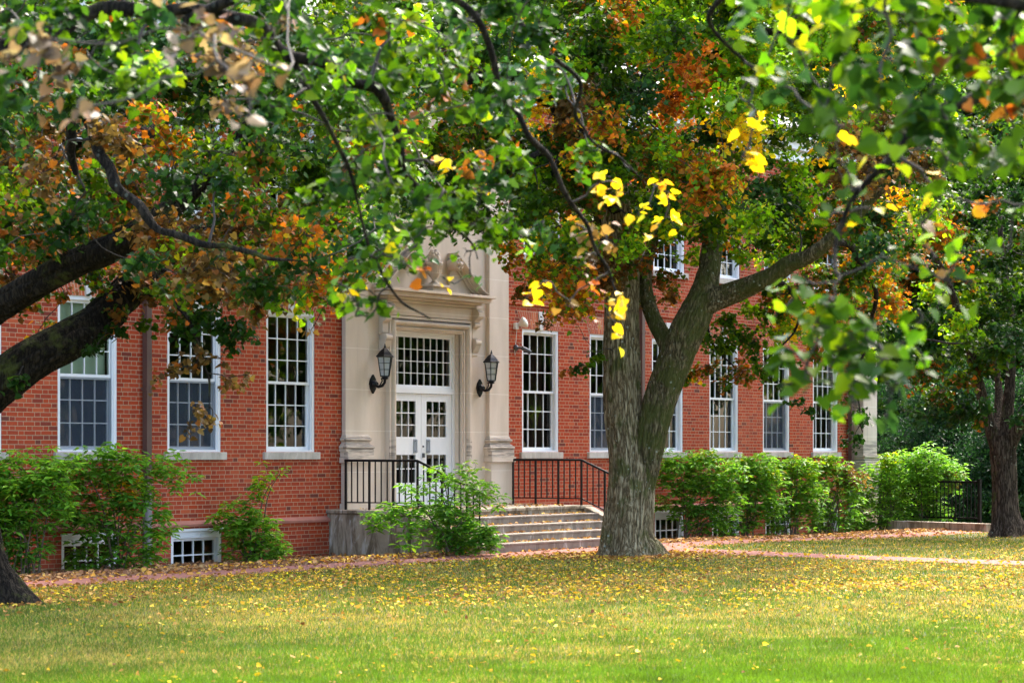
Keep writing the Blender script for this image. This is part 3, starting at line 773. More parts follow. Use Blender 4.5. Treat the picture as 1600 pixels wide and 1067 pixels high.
HEART = (np.array([[0, .06, 0], [-.30, -.05, .05], [-.47, .28, .10], [-.27, .70, .05], [0, 1.0, -.08], [.30, -.05, .05], [.47, .28, .10], [.27, .70, .05]]),
         np.array([[0, 2, 1], [0, 3, 2], [0, 4, 3], [0, 5, 6], [0, 6, 7], [0, 7, 4]]))
OVAL = (np.array([[0, 0, 0], [-.19, .30, .05], [-.17, .62, .03], [0, 1.0, -.12], [.19, .30, .05], [.17, .62, .03]]),
        np.array([[0, 2, 1], [0, 3, 2], [0, 4, 5], [0, 5, 3]]))
CURL = (np.array([[0, .0, 0], [-.16, .1, .14], [-.24, .4, .24], [-.12, .8, .18], [.02, 1.0, -.02], [.16, .1, .12], [.22, .4, .26], [.16, .75, .1]]), HEART[1])
def leaves(pos, dirs, nrm, size, template):
    "arrays of leaf vertices and triangles"
    T, F = template; n = len(pos)
    d = dirs/np.linalg.norm(dirs, axis=1, keepdims=True)
    nn = nrm-(nrm*d).sum(1, keepdims=True)*d; nn /= np.linalg.norm(nn, axis=1, keepdims=True)+1e-9
    x = np.cross(d, nn)
    V = pos[:, None, :]+size[:, None, None]*(T[None, :, 0:1]*x[:, None, :]+T[None, :, 1:2]*d[:, None, :]+T[None, :, 2:3]*nn[:, None, :])
    F2 = F[None]+(np.arange(n)*len(T))[:, None, None]
    return V.reshape(-1, 3), F2.reshape(-1, 3)
class Leafer:
    def __init__(s, seed): s.V = []; s.F = []; s.C = []; s.k = 0; s.rng = np.random.default_rng(seed)
    def put(s, pos, pal, size, temp=HEART, droop=.6, up=.9):
        n = len(pos)
        if not n: return
        r = s.rng; az = r.uniform(0, 2*math.pi, n)
        d = np.stack([np.cos(az), np.sin(az), r.normal(-droop, .45, n)], 1)
        nr = r.normal(0, .55, (n, 3))+np.array([0, 0, up])
        V, F = leaves(pos, d, nr, size*r.uniform(.65, 1.2, n), temp)
        c = pick(r, pal, n) if isinstance(pal, str) else pal
        s.V.append(V); s.F.append(F+s.k); s.C.append(np.repeat(c, len(temp[0]), 0)); s.k += len(V)
    def build(s, name, mat, parent=None):
        return np_mesh(name, np.concatenate(s.V), tris=np.concatenate(s.F), mats=mat, parent=parent, colr=np.concatenate(s.C))

class Wood:
    "thin branches as one numpy mesh"
    def __init__(s): s.V = []; s.F = []; s.k = 0
    def tube(s, P, R, seg=5):
        P = np.asarray(P, float); n = len(P); T = np.gradient(P, axis=0); T /= np.linalg.norm(T, axis=1, keepdims=True)+1e-9
        up = np.array([0, 0, 1.]) if abs(T[0, 2]) < .9 else np.array([1., 0, 0])
        A = np.cross(T, up); A /= np.linalg.norm(A, axis=1, keepdims=True)+1e-9; B = np.cross(T, A)
        a = np.arange(seg)*2*math.pi/seg; R = np.asarray(R)[:, None, None]
        V = P[:, None]+R*(np.cos(a)[None, :, None]*A[:, None]+np.sin(a)[None, :, None]*B[:, None])
        i = np.arange(n-1)[:, None]*seg; k = np.arange(seg)[None]; k2 = (k+1) % seg
        F = np.stack([i+k, i+k2, i+seg+k2, i+seg+k], -1).reshape(-1, 4)
        s.V.append(V.reshape(-1, 3)); s.F.append(F+s.k); s.k += n*seg
    def build(s, name, mat, parent=None):
        return np_mesh(name, np.concatenate(s.V), quads=np.concatenate(s.F), mats=mat, parent=parent, smooth_=True)

def catmull(P, step):
    P = np.asarray(P, float); out = []
    for i in range(len(P)-1):
        p0, p1, p2, p3 = P[max(i-1, 0)], P[i], P[i+1], P[min(i+2, len(P)-1)]
        L = np.linalg.norm((p2-p1)[:3]); m = max(2, int(L/step))
        for k in range(m):
            t = k/m; out.append(.5*((2*p1)+(-p0+p2)*t+(2*p0-5*p1+4*p2-p3)*t*t+(-p0+3*p1-3*p2+p3)*t**3))
    out.append(P[-1]); return np.array(out)
def wobble(P, amp, seed):
    "irregular kinks of a real bough"
    P = np.array(P); s = np.concatenate([[0], np.cumsum(np.linalg.norm(np.diff(P[:, :3], axis=0), axis=1))])
    for i in range(1, len(P)):
        w = amp*min(1, s[i]/1.0)
        for k in range(3):
            P[i, k] += w*(noise.noise(Vector((s[i]*1.3, k*7.3, seed)))+.55*noise.noise(Vector((s[i]*3.4, k*7.3+3, seed))))
        P[i, 3] *= 1+.28*noise.noise(Vector((s[i]*4, 5, seed)))
    return P
def limb_pts(L, step=.15):
    "L: (px, py, Z, r) -> resampled rows x,y,z,r"
    rows = [(*W(a, b, Z), r) for a, b, Z, r in L]; return catmull(rows, step)
def bark_tube(pts, seg, amp, freq=12.0, zf=.16, flare=None, seed=0, lump=.10):
    P = pts[:, :3]; R = pts[:, 3]; n = len(P); T = np.gradient(P, axis=0); T /= np.linalg.norm(T, axis=1, keepdims=True)
    A = np.zeros_like(P); up = np.array([1., 0, 0])
    for i in range(n):
        up = up-T[i]*up.dot(T[i]); up /= np.linalg.norm(up); A[i] = up
    B = np.cross(T, A); s = np.concatenate([[0], np.cumsum(np.linalg.norm(np.diff(P, axis=0), axis=1))])
    V = np.zeros((n, seg, 3)); gz0 = P[0, 2]
    for i in range(n):
        r0 = R[i]; h = P[i, 2]-gz0
        for k in range(seg):
            a = 2*math.pi*k/seg; r = r0; ca, sa = math.cos(a), math.sin(a)
            q = Vector((ca*r0*freq+seed, sa*r0*freq, s[i]*freq*zf))
            f = noise.noise(q); g = noise.noise(q*2.3); 
            r += -amp*1.7*math.exp(-(f/.11)**2)+amp*.5*g + r0*lump*noise.noise(Vector((ca*1.2+seed, sa*1.2, s[i]*.9)))
            if flare:
                r += flare*math.exp(-max(h, 0)/.20)*(.75+.55*math.cos(5*a+seed+.8*math.sin(2*a)))
            V[i, k] = P[i]+r*(ca*A[i]+sa*B[i])
    i = np.arange(n-1)[:, None]*seg; k = np.arange(seg)[None]; k2 = (k+1) % seg
    F = np.stack([i+k, i+k2, i+seg+k2, i+seg+k], -1).reshape(-1, 4)
    return V.reshape(-1, 3), F
def make_trunk(name, limbs, mat, parent, fine=True, flare=.3, amp=.018, seg=None):
    "limbs: list of (pts rows, seg, amp, flare)"
    Vs = []; Fs = []; k = 0; mi = []
    for j, (pts, sg, am, fl, m_i) in enumerate(limbs):
        V, F = bark_tube(pts, sg, am, flare=fl, seed=j*3.1)
        Vs.append(V); Fs.append(F+k); k += len(V); mi += [m_i]*len(F)
    return np_mesh(name, np.concatenate(Vs), quads=np.concatenate(Fs), mats=mat, parent=parent, smooth_=True, midx=mi)

def grow(nodes, clumps, wood, rng, r_tip=.006, seg=5, sag=.12):
    "connect clump centres to the nearest bit of wood, thickest first"
    nodes = [np.array(n) for n in nodes]; N = np.array(nodes)
    C = sorted(clumps, key=lambda c: np.min(np.linalg.norm(N[:, :3]-np.array(c[0]), axis=1)))
    for c in C:
        p = np.array(c[0]); d = np.linalg.norm(N[:, :3]-p, axis=1)+np.maximum(0, N[:, 2]-p[2])*.15
        i = int(np.argmin(d)); a = N[i, :3]; r0 = min(N[i, 3]*.6, .008+.012*d[i]); L = np.linalg.norm(p-a)
        if L < .05: continue
        m = (a+p)/2+rng.normal(0, .10*L, 3)+np.array([0, 0, sag*L*.5])
        P = catmull([a, a+(m-a)*.5+rng.normal(0, .04*L, 3), m, m+(p-m)*.5+rng.normal(0, .05*L, 3), p], max(.06, L/9))
        R = np.linspace(r0, r_tip, len(P)); wood.tube(P, R, seg)
        N = np.vstack([N, np.hstack([P[2:], R[2:, None]])])
def spray(c, r, n, pal, size, leaf, wood, rng, temp=HEART, droop=.6, flat=.6, tw=.004, tseg=3):
    "leaves along a fan of twiglets round a clump centre"
    k = max(3, int(n/11)); c = np.array(c); az = rng.uniform(0, 2*math.pi, k)
    D = np.stack([np.cos(az), np.sin(az), rng.normal(-.12, flat, k)], 1); D /= np.linalg.norm(D, axis=1, keepdims=True)
    Ls = r*rng.uniform(.55, 1.25, k); S = c+rng.normal(0, r*.28, (k, 3))
    per = max(1, int(round(n/k)))
    for j in range(k):
        t = np.linspace(0, 1, 4)[:, None]; P = S[j]+D[j]*Ls[j]*t+np.array([0, 0, -.25*Ls[j]])*t*t
        if wood is not None:
            wood.tube(np.vstack([c, P]), np.linspace(tw, tw*.4, 5), tseg)
        tt = rng.uniform(.0, 1.05, per)[:, None]
        Q = S[j]+D[j]*Ls[j]*tt+np.array([0, 0, -.25*Ls[j]])*tt*tt+rng.normal(0, size*.45, (per, 3))
        leaf.put(Q, pal, size, temp, droop)

def cl(px, py, rp, Z, pal, cov=1.6):
    "one clump from picture column,row, radius in picture pixels and depth"
    return (W(px, py, Z), rp/FPX*Z, pal, cov)
def low_fill(seed, n, xr, low, top, Zr, rp, palf, cov=1.5, keep=None):
    "scatter clumps over a crown: low = list of (px, lowest row)"
    rng = random.Random(seed); xs = [a for a, b in low]; ysl = [b for a, b in low]; out = []
    for i in range(n*6):
        if len(out) >= n: break
        x = rng.uniform(*xr); lo = np.interp(x, xs, ysl); y = rng.uniform(top, lo)
        if keep and not keep(x, y, rng): continue
        Z = rng.uniform(*Zr); out.append(cl(x, y, rng.uniform(*rp), Z, palf(x, y, rng), cov))
    return out
def hot(default, spots):
    "palette chooser: spots = (px, py, radius, palette, probability)"
    def f(x, y, rng):
        for a, b, r, p, pr in spots:
            if (x-a)**2+(y-b)**2 < r*r and rng.random() < pr: return p
        t = rng.random(); s = 0
        for p, w in default:
            s += w
            if t < s: return p
        return default[-1][0]
    return f

COV = 1.45
def tree(name, label, cat, base, limbs, clumps, size, seed, trunk_mat, twig_mat, group=None, temp=HEART, droop=.6, twigs=True, flat=.6, trunk_seg=None):
    e = tag(empty(name, base), label, cat, group)
    inv = Matrix.Translation(-Vector(base))
    rng = np.random.default_rng(seed)
    tr = make_trunk('trunk', limbs, trunk_mat, e)
    w = Wood(); lf = Leafer(seed+1)
    nodes = [r for L in limbs for r in L[0][::3] if r[2] > base[2]+1.6]
    grow(nodes, clumps, w, rng)
    for (c, r, pal, cov) in clumps:
        n = int(cov*COV*math.pi*r*r/(.50*size*size)); spray(c, r, n, pal, size, lf, w if twigs else None, rng, temp, droop, flat)
    b = w.build('branches', twig_mat, e); cr = lf.build('crown', M['leaf'], e)
    for o in (tr, b, cr): o.matrix_parent_inverse = inv
    return e

# ------------------------------------------------------------------ main tree
def rnd_hot(*spots): return spots
Zt = 38.5
b0 = ground(985, Zt)
A = limb_pts([(985, 884, 38.5, .46), (984, 862, 38.5, .45), (982, 835, 38.5, .41), (985, 790, 38.5, .385), (987, 740, 38.5, .37), (984, 700, 38.5, .345), (974, 640, 38.5, .31), (970, 560, 38.5, .30), (971, 490, 38.5, .29), (972, 420, 38.4, .28), (965, 350, 38.3, .25), (955, 270, 38.2, .22), (945, 180, 38.1, .17), (940, 80, 38, .13), (948, -40, 38, .09), (940, -200, 38, .04)], .025)
B = limb_pts([(1004, 775, 38.45, .17), (1010, 725, 38.4, .23), (1017, 680, 38.35, .26), (1030, 630, 38.3, .27), (1048, 580, 38.2, .27), (1066, 535, 38.1, .27), (1085, 495, 38.0, .26), (1098, 465, 38, .23), (1106, 430, 38.1, .19), (1112, 390, 38.3, .17), (1118, 340, 38.6, .15), (1128, 270, 38.8, .12), (1145, 180, 39, .09), (1160, 60, 39, .06), (1170, -60, 39, .03)], .03)
B2 = limb_pts([(1085, 490, 38.0, .16), (1108, 472, 37.9, .19), (1140, 459, 37.8, .175), (1172, 446, 37.6, .155), (1205, 432, 37.4, .15), (1235, 412, 37.2, .14), (1262, 402, 37.0, .12), (1300, 372, 36.7, .10), (1350, 325, 36.4, .08), (1420, 250, 36, .05), (1480, 180, 36, .03)], .04)
B3 = limb_pts([(1056, 560, 38.2, .16), (1042, 535, 38.3, .145), (1025, 505, 38.5, .13), (1012, 470, 38.7, .12), (1008, 430, 38.9, .11), (1020, 380, 39.2, .08), (1040, 310, 39.6, .06), (1050, 220, 40, .04)], .05)
C1 = limb_pts([(957, 300, 38.2, .14), (930, 250, 37.6, .12), (890, 190, 36.8, .10), (850, 150, 36.2, .11), (800, 132, 35.6, .10), (730, 120, 34.8, .08), (650, 105, 34, .06), (570, 100, 33.5, .03)], .06); C1 = wobble(C1, 0.2, 116)
C2 = limb_pts([(968, 380, 38.4, .10), (940, 340, 39, .09), (890, 300, 39.8, .07), (830, 270, 40.5, .055), (760, 250, 41, .03)], .08); C2 = wobble(C2, 0.2, 117)
C3 = limb_pts([(950, 200, 38.2, .12), (1000, 130, 37.6, .10), (1080, 90, 37, .08), (1180, 60, 36.5, .06), (1290, 40, 36, .03)], .08); C3 = wobble(C3, 0.2, 118)
C4 = limb_pts([(962, 330, 38.2, .12), (940, 290, 37.2, .10), (900, 260, 36, .08), (850, 245, 35, .05), (780, 260, 34, .03)], .08); C4 = wobble(C4, 0.2, 119)
C5 = limb_pts([(1200, 434, 37.4, .06), (1230, 450, 37.9, .05), (1250, 480, 38.3, .035), (1240, 520, 38.6, .02), (1200, 560, 38.8, .012)], .08)
C6 = limb_pts([(1115, 472, 38, .05), (1105, 500, 38.5, .035), (1115, 540, 38.9, .022), (1150, 575, 39.2, .012)], .08)
main_spots = [(1055, 125, 55, 'orange', .8), (1005, 115, 40, 'orange', .5), (1080, 165, 45, 'orange', .6), (890, 160, 50, 'brown', .5), (950, 75, 32, 'yellow', .6), (985, 95, 30, 'yellow', .6), (925, 170, 50, 'og', .4), (940, 250, 70, 'mix', .4),
              (1030, 350, 60, 'lime', .6), (1070, 400, 60, 'gb', .6), (960, 410, 70, 'brown', .5), (880, 440, 70, 'og', .4), (1180, 110, 60, 'lime', .8), (1090, 60, 120, 'lime', .55), (1220, 220, 80, 'green', .6),
              (1100, 250, 60, 'og', .5), (1180, 190, 40, 'yellow', .6), (1160, 240, 35, 'yellow', .7), (1240, 110, 35, 'yellow', .6), (830, 155, 25, 'yellow', .8), (1380, 250, 90, 'brown', .5), (1320, 380, 70, 'og', .4), (1080, 270, 30, 'orange', .4), (1210, 330, 60, 'lime', .5), (700, 250, 30, 'yellow', .4), (500, 130, 60, 'og', .3)]
pf = hot([('green', .36), ('teal', .12), ('lime', .26), ('mix', .12), ('dark', .05), ('og', .06), ('yellow', .03)], main_spots)
lowm = [(520, 230), (600, 300), (660, 330), (740, 335), (800, 395), (850, 430), (900, 455), (960, 430), (1000, 400), (1040, 345), (1090, 320), (1150, 370), (1190, 390), (1250, 420), (1300, 460), (1400, 400), (1470, 300)]
def keep_m(x, y, r):
    if abs(x-972) < 45 and y > 400: return r.random() < .5
    if 1000 < x < 1300 and y > np.interp(x, [1000, 1100, 1200, 1300], [385, 385, 350, 320]): return False
    return True
cm = low_fill(11, 620, (520, 1470), lowm, -190, (34, 42.5), (26, 48), pf, 1.7, keep_m)
for a in [(805, 395, 30, 39, 'og'), (835, 425, 32, 39.5, 'lime'), (820, 450, 24, 39, 'gb'), (868, 440, 36, 38, 'og'), (905, 425, 34, 37, 'brown'), (900, 475, 24, 37.5, 'brown'), (870, 480, 22, 38, 'og'), (850, 500, 14, 37, 'brown'),
          (925, 565, 12, 38, 'green'), (905, 573, 13, 38, 'dark'), (888, 578, 10, 38, 'gb'), (935, 550, 12, 38, 'green'), (940, 440, 30, 37.4, 'brown'), (950, 400, 36, 37, 'brown'), (985, 415, 30, 37.3, 'gb'), (1000, 370, 36, 37, 'mix'), (1010, 440, 18, 40, 'green'), (1035, 430, 26, 40, 'gb'), (1050, 460, 22, 40.5, 'brown'), (1000, 465, 18, 40, 'gb'),
          (1020, 350, 36, 40, 'mix'), (1060, 345, 34, 39, 'gb'), (1085, 400, 20, 40, 'lime'), (1130, 330, 34, 39, 'green'), (1125, 375, 20, 39, 'og'), (1100, 360, 26, 38, 'mix'), (1160, 395, 22, 39.6, 'lime'),
          (1100, 525, 22, 38.6, 'green'), (1125, 540, 26, 38.9, 'green'), (1150, 520, 28, 39, 'green'), (1180, 530, 28, 39, 'green'), (1185, 560, 22, 39, 'green'), (1160, 580, 26, 39.2, 'gb'), (1200, 585, 16, 39, 'green'), (1110, 575, 20, 39.3, 'gb'), (1085, 580, 20, 39.4, 'og'), (1070, 590, 12, 39.4, 'gb'), (1135, 595, 16, 39.2, 'gb'), (1225, 600, 12, 39, 'green'), (1130, 500, 24, 39, 'green'),
          (1200, 490, 28, 38.8, 'green'), (1230, 470, 34, 38.5, 'og'), (1250, 500, 32, 39, 'yellow'), (1265, 440, 36, 38, 'gb'), (1215, 520, 28, 39, 'lime'), (1290, 470, 34, 39, 'og'), (1300, 430, 40, 38, 'mix'), (1340, 420, 40, 38, 'green'), (1275, 545, 24, 39, 'gb'), (1310, 530, 30, 39, 'green'), (1200, 460, 24, 38.2, 'mix'), (1170, 480, 20, 38.6, 'lime'), (1375, 440, 36, 39, 'og'),
          (1335, 600, 22, 40, 'dark'), (1345, 650, 20, 40.5, 'dark'), (1338, 680, 16, 40.5, 'dark'), (1350, 560, 26, 40, 'green'), (1240, 625, 12, 40, 'dark'), (1265, 640, 12, 40, 'dark'), (1320, 690, 10, 40.5, 'dark'), (1310, 640, 18, 40, 'gb')]:
    cm.append(cl(*a[:5], a[5] if len(a) > 5 else 1.5))
for i_, (x_, y_) in enumerate([(1130, 300), (1170, 330), (1210, 350), (1180, 380), (1250, 340), (1290, 320), (1330, 300), (1300, 360), (1340, 350), (1230, 380), (1150, 350), (1060, 310), (1280, 290), (1220, 300), (1010, 330), (1320, 400), (1370, 380), (1390, 320), (1080, 300), (1380, 420), (1350, 260), (1250, 400)]): cm.append(cl(x_, y_, 30, 41+(i_*7 % 5)*.8, ('green', 'lime', 'mix', 'teal', 'og')[i_ % 5], 1.5))
for i_, (x_, y_) in enumerate([(1200, 370), (1225, 350), (1240, 375), (1265, 360), (1285, 345), (1300, 375), (1320, 360), (1210, 395), (1275, 385), (1340, 385), (1250, 320), (1310, 330), (1190, 345), (1225, 450), (1245, 470), (1270, 470), (1290, 450), (1310, 480), (1235, 500), (1265, 510), (1330, 450), (1295, 505), (1325, 510), (1350, 480), (1370, 500), (1345, 540), (1150, 380), (1100, 340), (1045, 350), (1020, 340)]): cm.append(cl(x_, y_, 28, 40+(i_*7 % 5)*.7, ('green', 'lime', 'mix', 'green', 'og', 'gb')[i_ % 6], 1.6))
C7 = limb_pts([(1300, 372, 36.7, .07), (1345, 400, 37.6, .05), (1362, 450, 38.5, .04), (1358, 520, 39.3, .03), (1345, 600, 40, .02), (1340, 670, 40.4, .01)], .08); C7 = wobble(C7, 0.15, 122)
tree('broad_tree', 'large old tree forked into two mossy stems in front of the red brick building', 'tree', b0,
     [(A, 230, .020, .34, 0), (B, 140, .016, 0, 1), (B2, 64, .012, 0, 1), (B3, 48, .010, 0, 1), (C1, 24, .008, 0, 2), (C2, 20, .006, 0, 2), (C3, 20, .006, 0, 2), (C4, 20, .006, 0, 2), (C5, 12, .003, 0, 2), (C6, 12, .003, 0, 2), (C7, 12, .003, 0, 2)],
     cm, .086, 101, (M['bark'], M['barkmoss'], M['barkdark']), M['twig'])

# ------------------------------------------------------------------ left tree, its stem just outside the frame
b1 = ground(-30, 26.5)
LA = limb_pts([(-26, 965, 26.5, .40), (-28, 930, 26.5, .38), (-38, 880, 26.5, .34), (-52, 800, 26.5, .33), (-66, 700, 26.5, .32), (-74, 620, 26.5, .32), (-80, 540, 26.5, .29), (-90, 430, 26.5, .26), (-96, 300, 26.5, .22), (-100, 150, 26.5, .16), (-90, 0, 26.5, .1), (-80, -150, 26.5, .05)], .035)
L1 = limb_pts([(-70, 655, 26.5, .24), (-40, 632, 26.45, .26), (0, 598, 26.4, .25), (50, 562, 26.4, .24), (100, 535, 26.6, .235), (150, 505, 26.9, .215), (200, 455, 27.2, .19), (240, 412, 27.6, .16), (300, 372, 28.2, .12), (355, 320, 28.8, .09), (420, 270, 29.5, .06), (500, 220, 30, .03)], .035)
L2 = limb_pts([(-88, 540, 26.5, .17), (-40, 505, 26, .17), (0, 478, 25.6, .165), (60, 442, 25.2, .16), (120, 410, 24.9, .155), (180, 385, 24.7, .145), (235, 350, 24.5, .12), (300, 300, 24.4, .09), (360, 230, 24.2, .06), (420, 150, 24, .03)], .04)
L3 = limb_pts([(-95, 420, 26.5, .18), (-40, 390, 26.9, .17), (20, 368, 27.3, .16), (80, 338, 27.8, .14), (140, 290, 28.4, .11), (210, 230, 29, .08), (290, 160, 29.6, .05), (360, 100, 30, .03)], .05)
L4 = limb_pts([(-90, 20, 26.5, 0.0648), (-20, 40, 24.5, 0.0648), (60, 60, 22.8, 0.0612), (98, 120, 22, 0.0576), (122, 165, 21.6, 0.054), (165, 245, 21.3, 0.049), (205, 300, 21.1, 0.0432), (250, 345, 21, 0.0374), (310, 372, 20.9, 0.031), (375, 388, 20.8, 0.023), (450, 402, 20.8, 0.0144), (520, 400, 20.8, 0.0072)], .05); L4 = wobble(L4, 0.11, 128)
L5 = limb_pts([(100, 120, 22, .06), (110, 185, 22.2, .05), (112, 240, 22.4, .045), (118, 280, 22.5, .03)], .05); L5 = wobble(L5, 0.1, 129)
L6 = limb_pts([(210, 450, 27.3, .05), (260, 470, 26.6, .035), (310, 520, 26.2, .022), (325, 580, 26, .014), (320, 640, 25.9, .008)], .06); L6 = wobble(L6, 0.1, 130)
left_spots = [(440, 440, 110, 'brown', .6), (250, 420, 90, 'brown', .65), (330, 340, 90, 'gb', .5), (130, 250, 90, 'brown', .5), (60, 300, 100, 'gb', .5), (240, 190, 50, 'og', .6), (520, 400, 60, 'og', .5), (240, 270, 60, 'og', .4), (370, 60, 60, 'brown', .4),
              (180, 330, 60, 'gb', .4), (320, 310, 90, 'teal', .5), (410, 60, 60, 'mix', .5), (200, 140, 100, 'teal', .35), (540, 160, 60, 'mix', .4)]
pfl = hot([('green', .26), ('teal', .16), ('dark', .34), ('mix', .16), ('lime', .08)], left_spots)
lowl = [(-300, 420), (0, 400), (60, 380), (130, 390), (200, 405), (260, 440), (330, 450), (420, 440), (500, 400), (560, 390), (600, 370), (640, 310), (700, 250)]
cll = low_fill(21, 380, (-330, 690), lowl, -170, (21, 31), (30, 62), pfl, 1.5)
for a in [(40, 470, 30, 27, 'gb'), (70, 500, 24, 28, 'og', .7), (20, 430, 40, 27, 'brown'), (100, 455, 26, 28, 'gb', .8), (60, 530, 16, 28, 'og', .4), (150, 430, 50, 27, 'mix'), (170, 470, 30, 27, 'gb'), (165, 520, 26, 26.6, 'dark'), (150, 545, 16, 26.4, 'dark'), (185, 500, 26, 26.8, 'gb'), (30, 585, 14, 26, 'dark'), (20, 605, 16, 26, 'dark'),
          (210, 440, 46, 27, 'brown'), (250, 450, 44, 27, 'brown'), (290, 440, 44, 27.5, 'gb'), (270, 490, 30, 26.6, 'gb'), (310, 495, 36, 26.4, 'dark'), (345, 505, 34, 26.2, 'dark'), (375, 515, 26, 26, 'dark'), (355, 535, 20, 26, 'dark'), (290, 520, 26, 26.4, 'dark'), (390, 530, 14, 26, 'dark'),
          (280, 575, 26, 26, 'brown', .8), (320, 560, 26, 26, 'brown', .8), (360, 590, 26, 26, 'brown', .8), (250, 590, 18, 26, 'brown', .6), (300, 640, 26, 26, 'brown', .7), (330, 655, 20, 26, 'brown', .8), (295, 670, 14, 26, 'brown', .8), (345, 560, 18, 26, 'brown', .7), (385, 585, 14, 26, 'brown', .7),
          (330, 430, 46, 26, 'gb'), (380, 430, 44, 26, 'brown'), (410, 470, 30, 25, 'gb'), (440, 440, 40, 25, 'brown'), (470, 465, 34, 25, 'lime'), (500, 440, 36, 25, 'og'), (430, 480, 22, 24, 'lime', 1.0), (530, 410, 40, 24, 'og'), (480, 400, 46, 24, 'brown'), (520, 470, 26, 24, 'gb', .9), (490, 510, 14, 24, 'brown', .6), (395, 485, 24, 25, 'brown'),
          (560, 430, 30, 24, 'brown', 1.0), (590, 420, 30, 24, 'mix', .9), (350, 400, 50, 24, 'green'), (270, 380, 40, 24, 'lime'), (600, 385, 34, 26, 'green'), (230, 500, 20, 27, 'green'), (460, 350, 50, 27, 'green'), (520, 350, 50, 27, 'mix'), (560, 370, 40, 27, 'mix')]:
    cll.append(cl(*a[:5], a[5] if len(a) > 5 else 1.3))
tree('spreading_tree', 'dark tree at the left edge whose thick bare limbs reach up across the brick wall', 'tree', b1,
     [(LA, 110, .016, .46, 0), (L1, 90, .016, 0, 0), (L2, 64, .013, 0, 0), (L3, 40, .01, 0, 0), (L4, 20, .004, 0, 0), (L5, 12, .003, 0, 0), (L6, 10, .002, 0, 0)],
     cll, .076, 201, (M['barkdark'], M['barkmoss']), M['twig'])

# ------------------------------------------------------------------ nearer tree to the left: only its outer branches hang into the view
b2 = ground(-420, 13.0)
NA = limb_pts([(-420, 1190, 13, .22), (-420, 1100, 13, .2), (-425, 900, 13, .18), (-430, 600, 13, .17), (-420, 300, 13, .15), (-410, 60, 13, .13), (-400, -200, 13, .1), (-380, -600, 13, .05)], .06)
NB = limb_pts([(-412, 120, 13, 0.0648), (-250, 70, 13, 0.054), (-100, 50, 13, 0.049), (60, 42, 13, 0.0432), (180, 28, 13, 0.0396), (290, 34, 13, 0.036), (380, 62, 13, 0.036), (460, 98, 13.1, 0.0331), (540, 140, 13.2, 0.0302), (605, 166, 13.3, 0.0274), (622, 205, 13.4, 0.023), (636, 245, 13.6, 0.0202), (672, 292, 13.8, 0.0166), (700, 335, 14, 0.013), (740, 400, 14.2, 0.0079)], .04); NB = wobble(NB, 0.13, 144)
NC = limb_pts([(290, 34, 13, .03), (400, -20, 12.8, .03), (560, -60, 12.8, .028), (660, -30, 12.9, .024), (729, 30, 13, .020), (763, 75, 13.1, .019), (804, 150, 13.3, .018), (838, 210, 13.4, .017), (871, 285, 13.6, .015), (909, 345, 13.8, .013), (940, 420, 14, .009), (975, 480, 14, .006)], .04); NC = wobble(NC, 0.14, 145)
ND = limb_pts([(560, -60, 12.8, .024), (700, -90, 13.4, .02), (811, 0, 14, .017), (841, 60, 14, .016), (883, 139, 14.2, .014), (909, 195, 14.4, .012), (960, 245, 14.6, .008), (1010, 300, 14.8, .005)], .04); ND = wobble(ND, 0.14, 146)
NE = limb_pts([(460, 98, 13.1, .02), (520, 230, 13.2, .014), (560, 330, 13.3, .010), (600, 400, 13.4, .010), (624, 440, 13.4, .009), (650, 480, 13.4, .007), (672, 512, 13.4, .004)], .03); NE = wobble(NE, 0.1, 147)
nsp = [(360, 120, 60, 'tan', .8), (340, 40, 80, 'tan', .6), (120, 120, 60, 'tan', .7), (30, 60, 60, 'tan', .7), (950, 290, 30, 'yellow', .5), (1030, 300, 24, 'yellow', .5), (660, 250, 40, 'yellow', .5), (640, 330, 40, 'green', .5)]
pfn = hot([('green', .22), ('teal', .20), ('dark', .40), ('lime', .06), ('mix', .12)], nsp)
lown = [(-200, 160), (100, 170), (300, 170), (420, 190), (500, 240), (560, 330), (640, 350), (720, 350), (800, 300), (900, 260), (960, 200)]
cn = low_fill(31, 110, (-250, 950), lown, -150, (11.5, 16), (28, 60), pfn, .95)
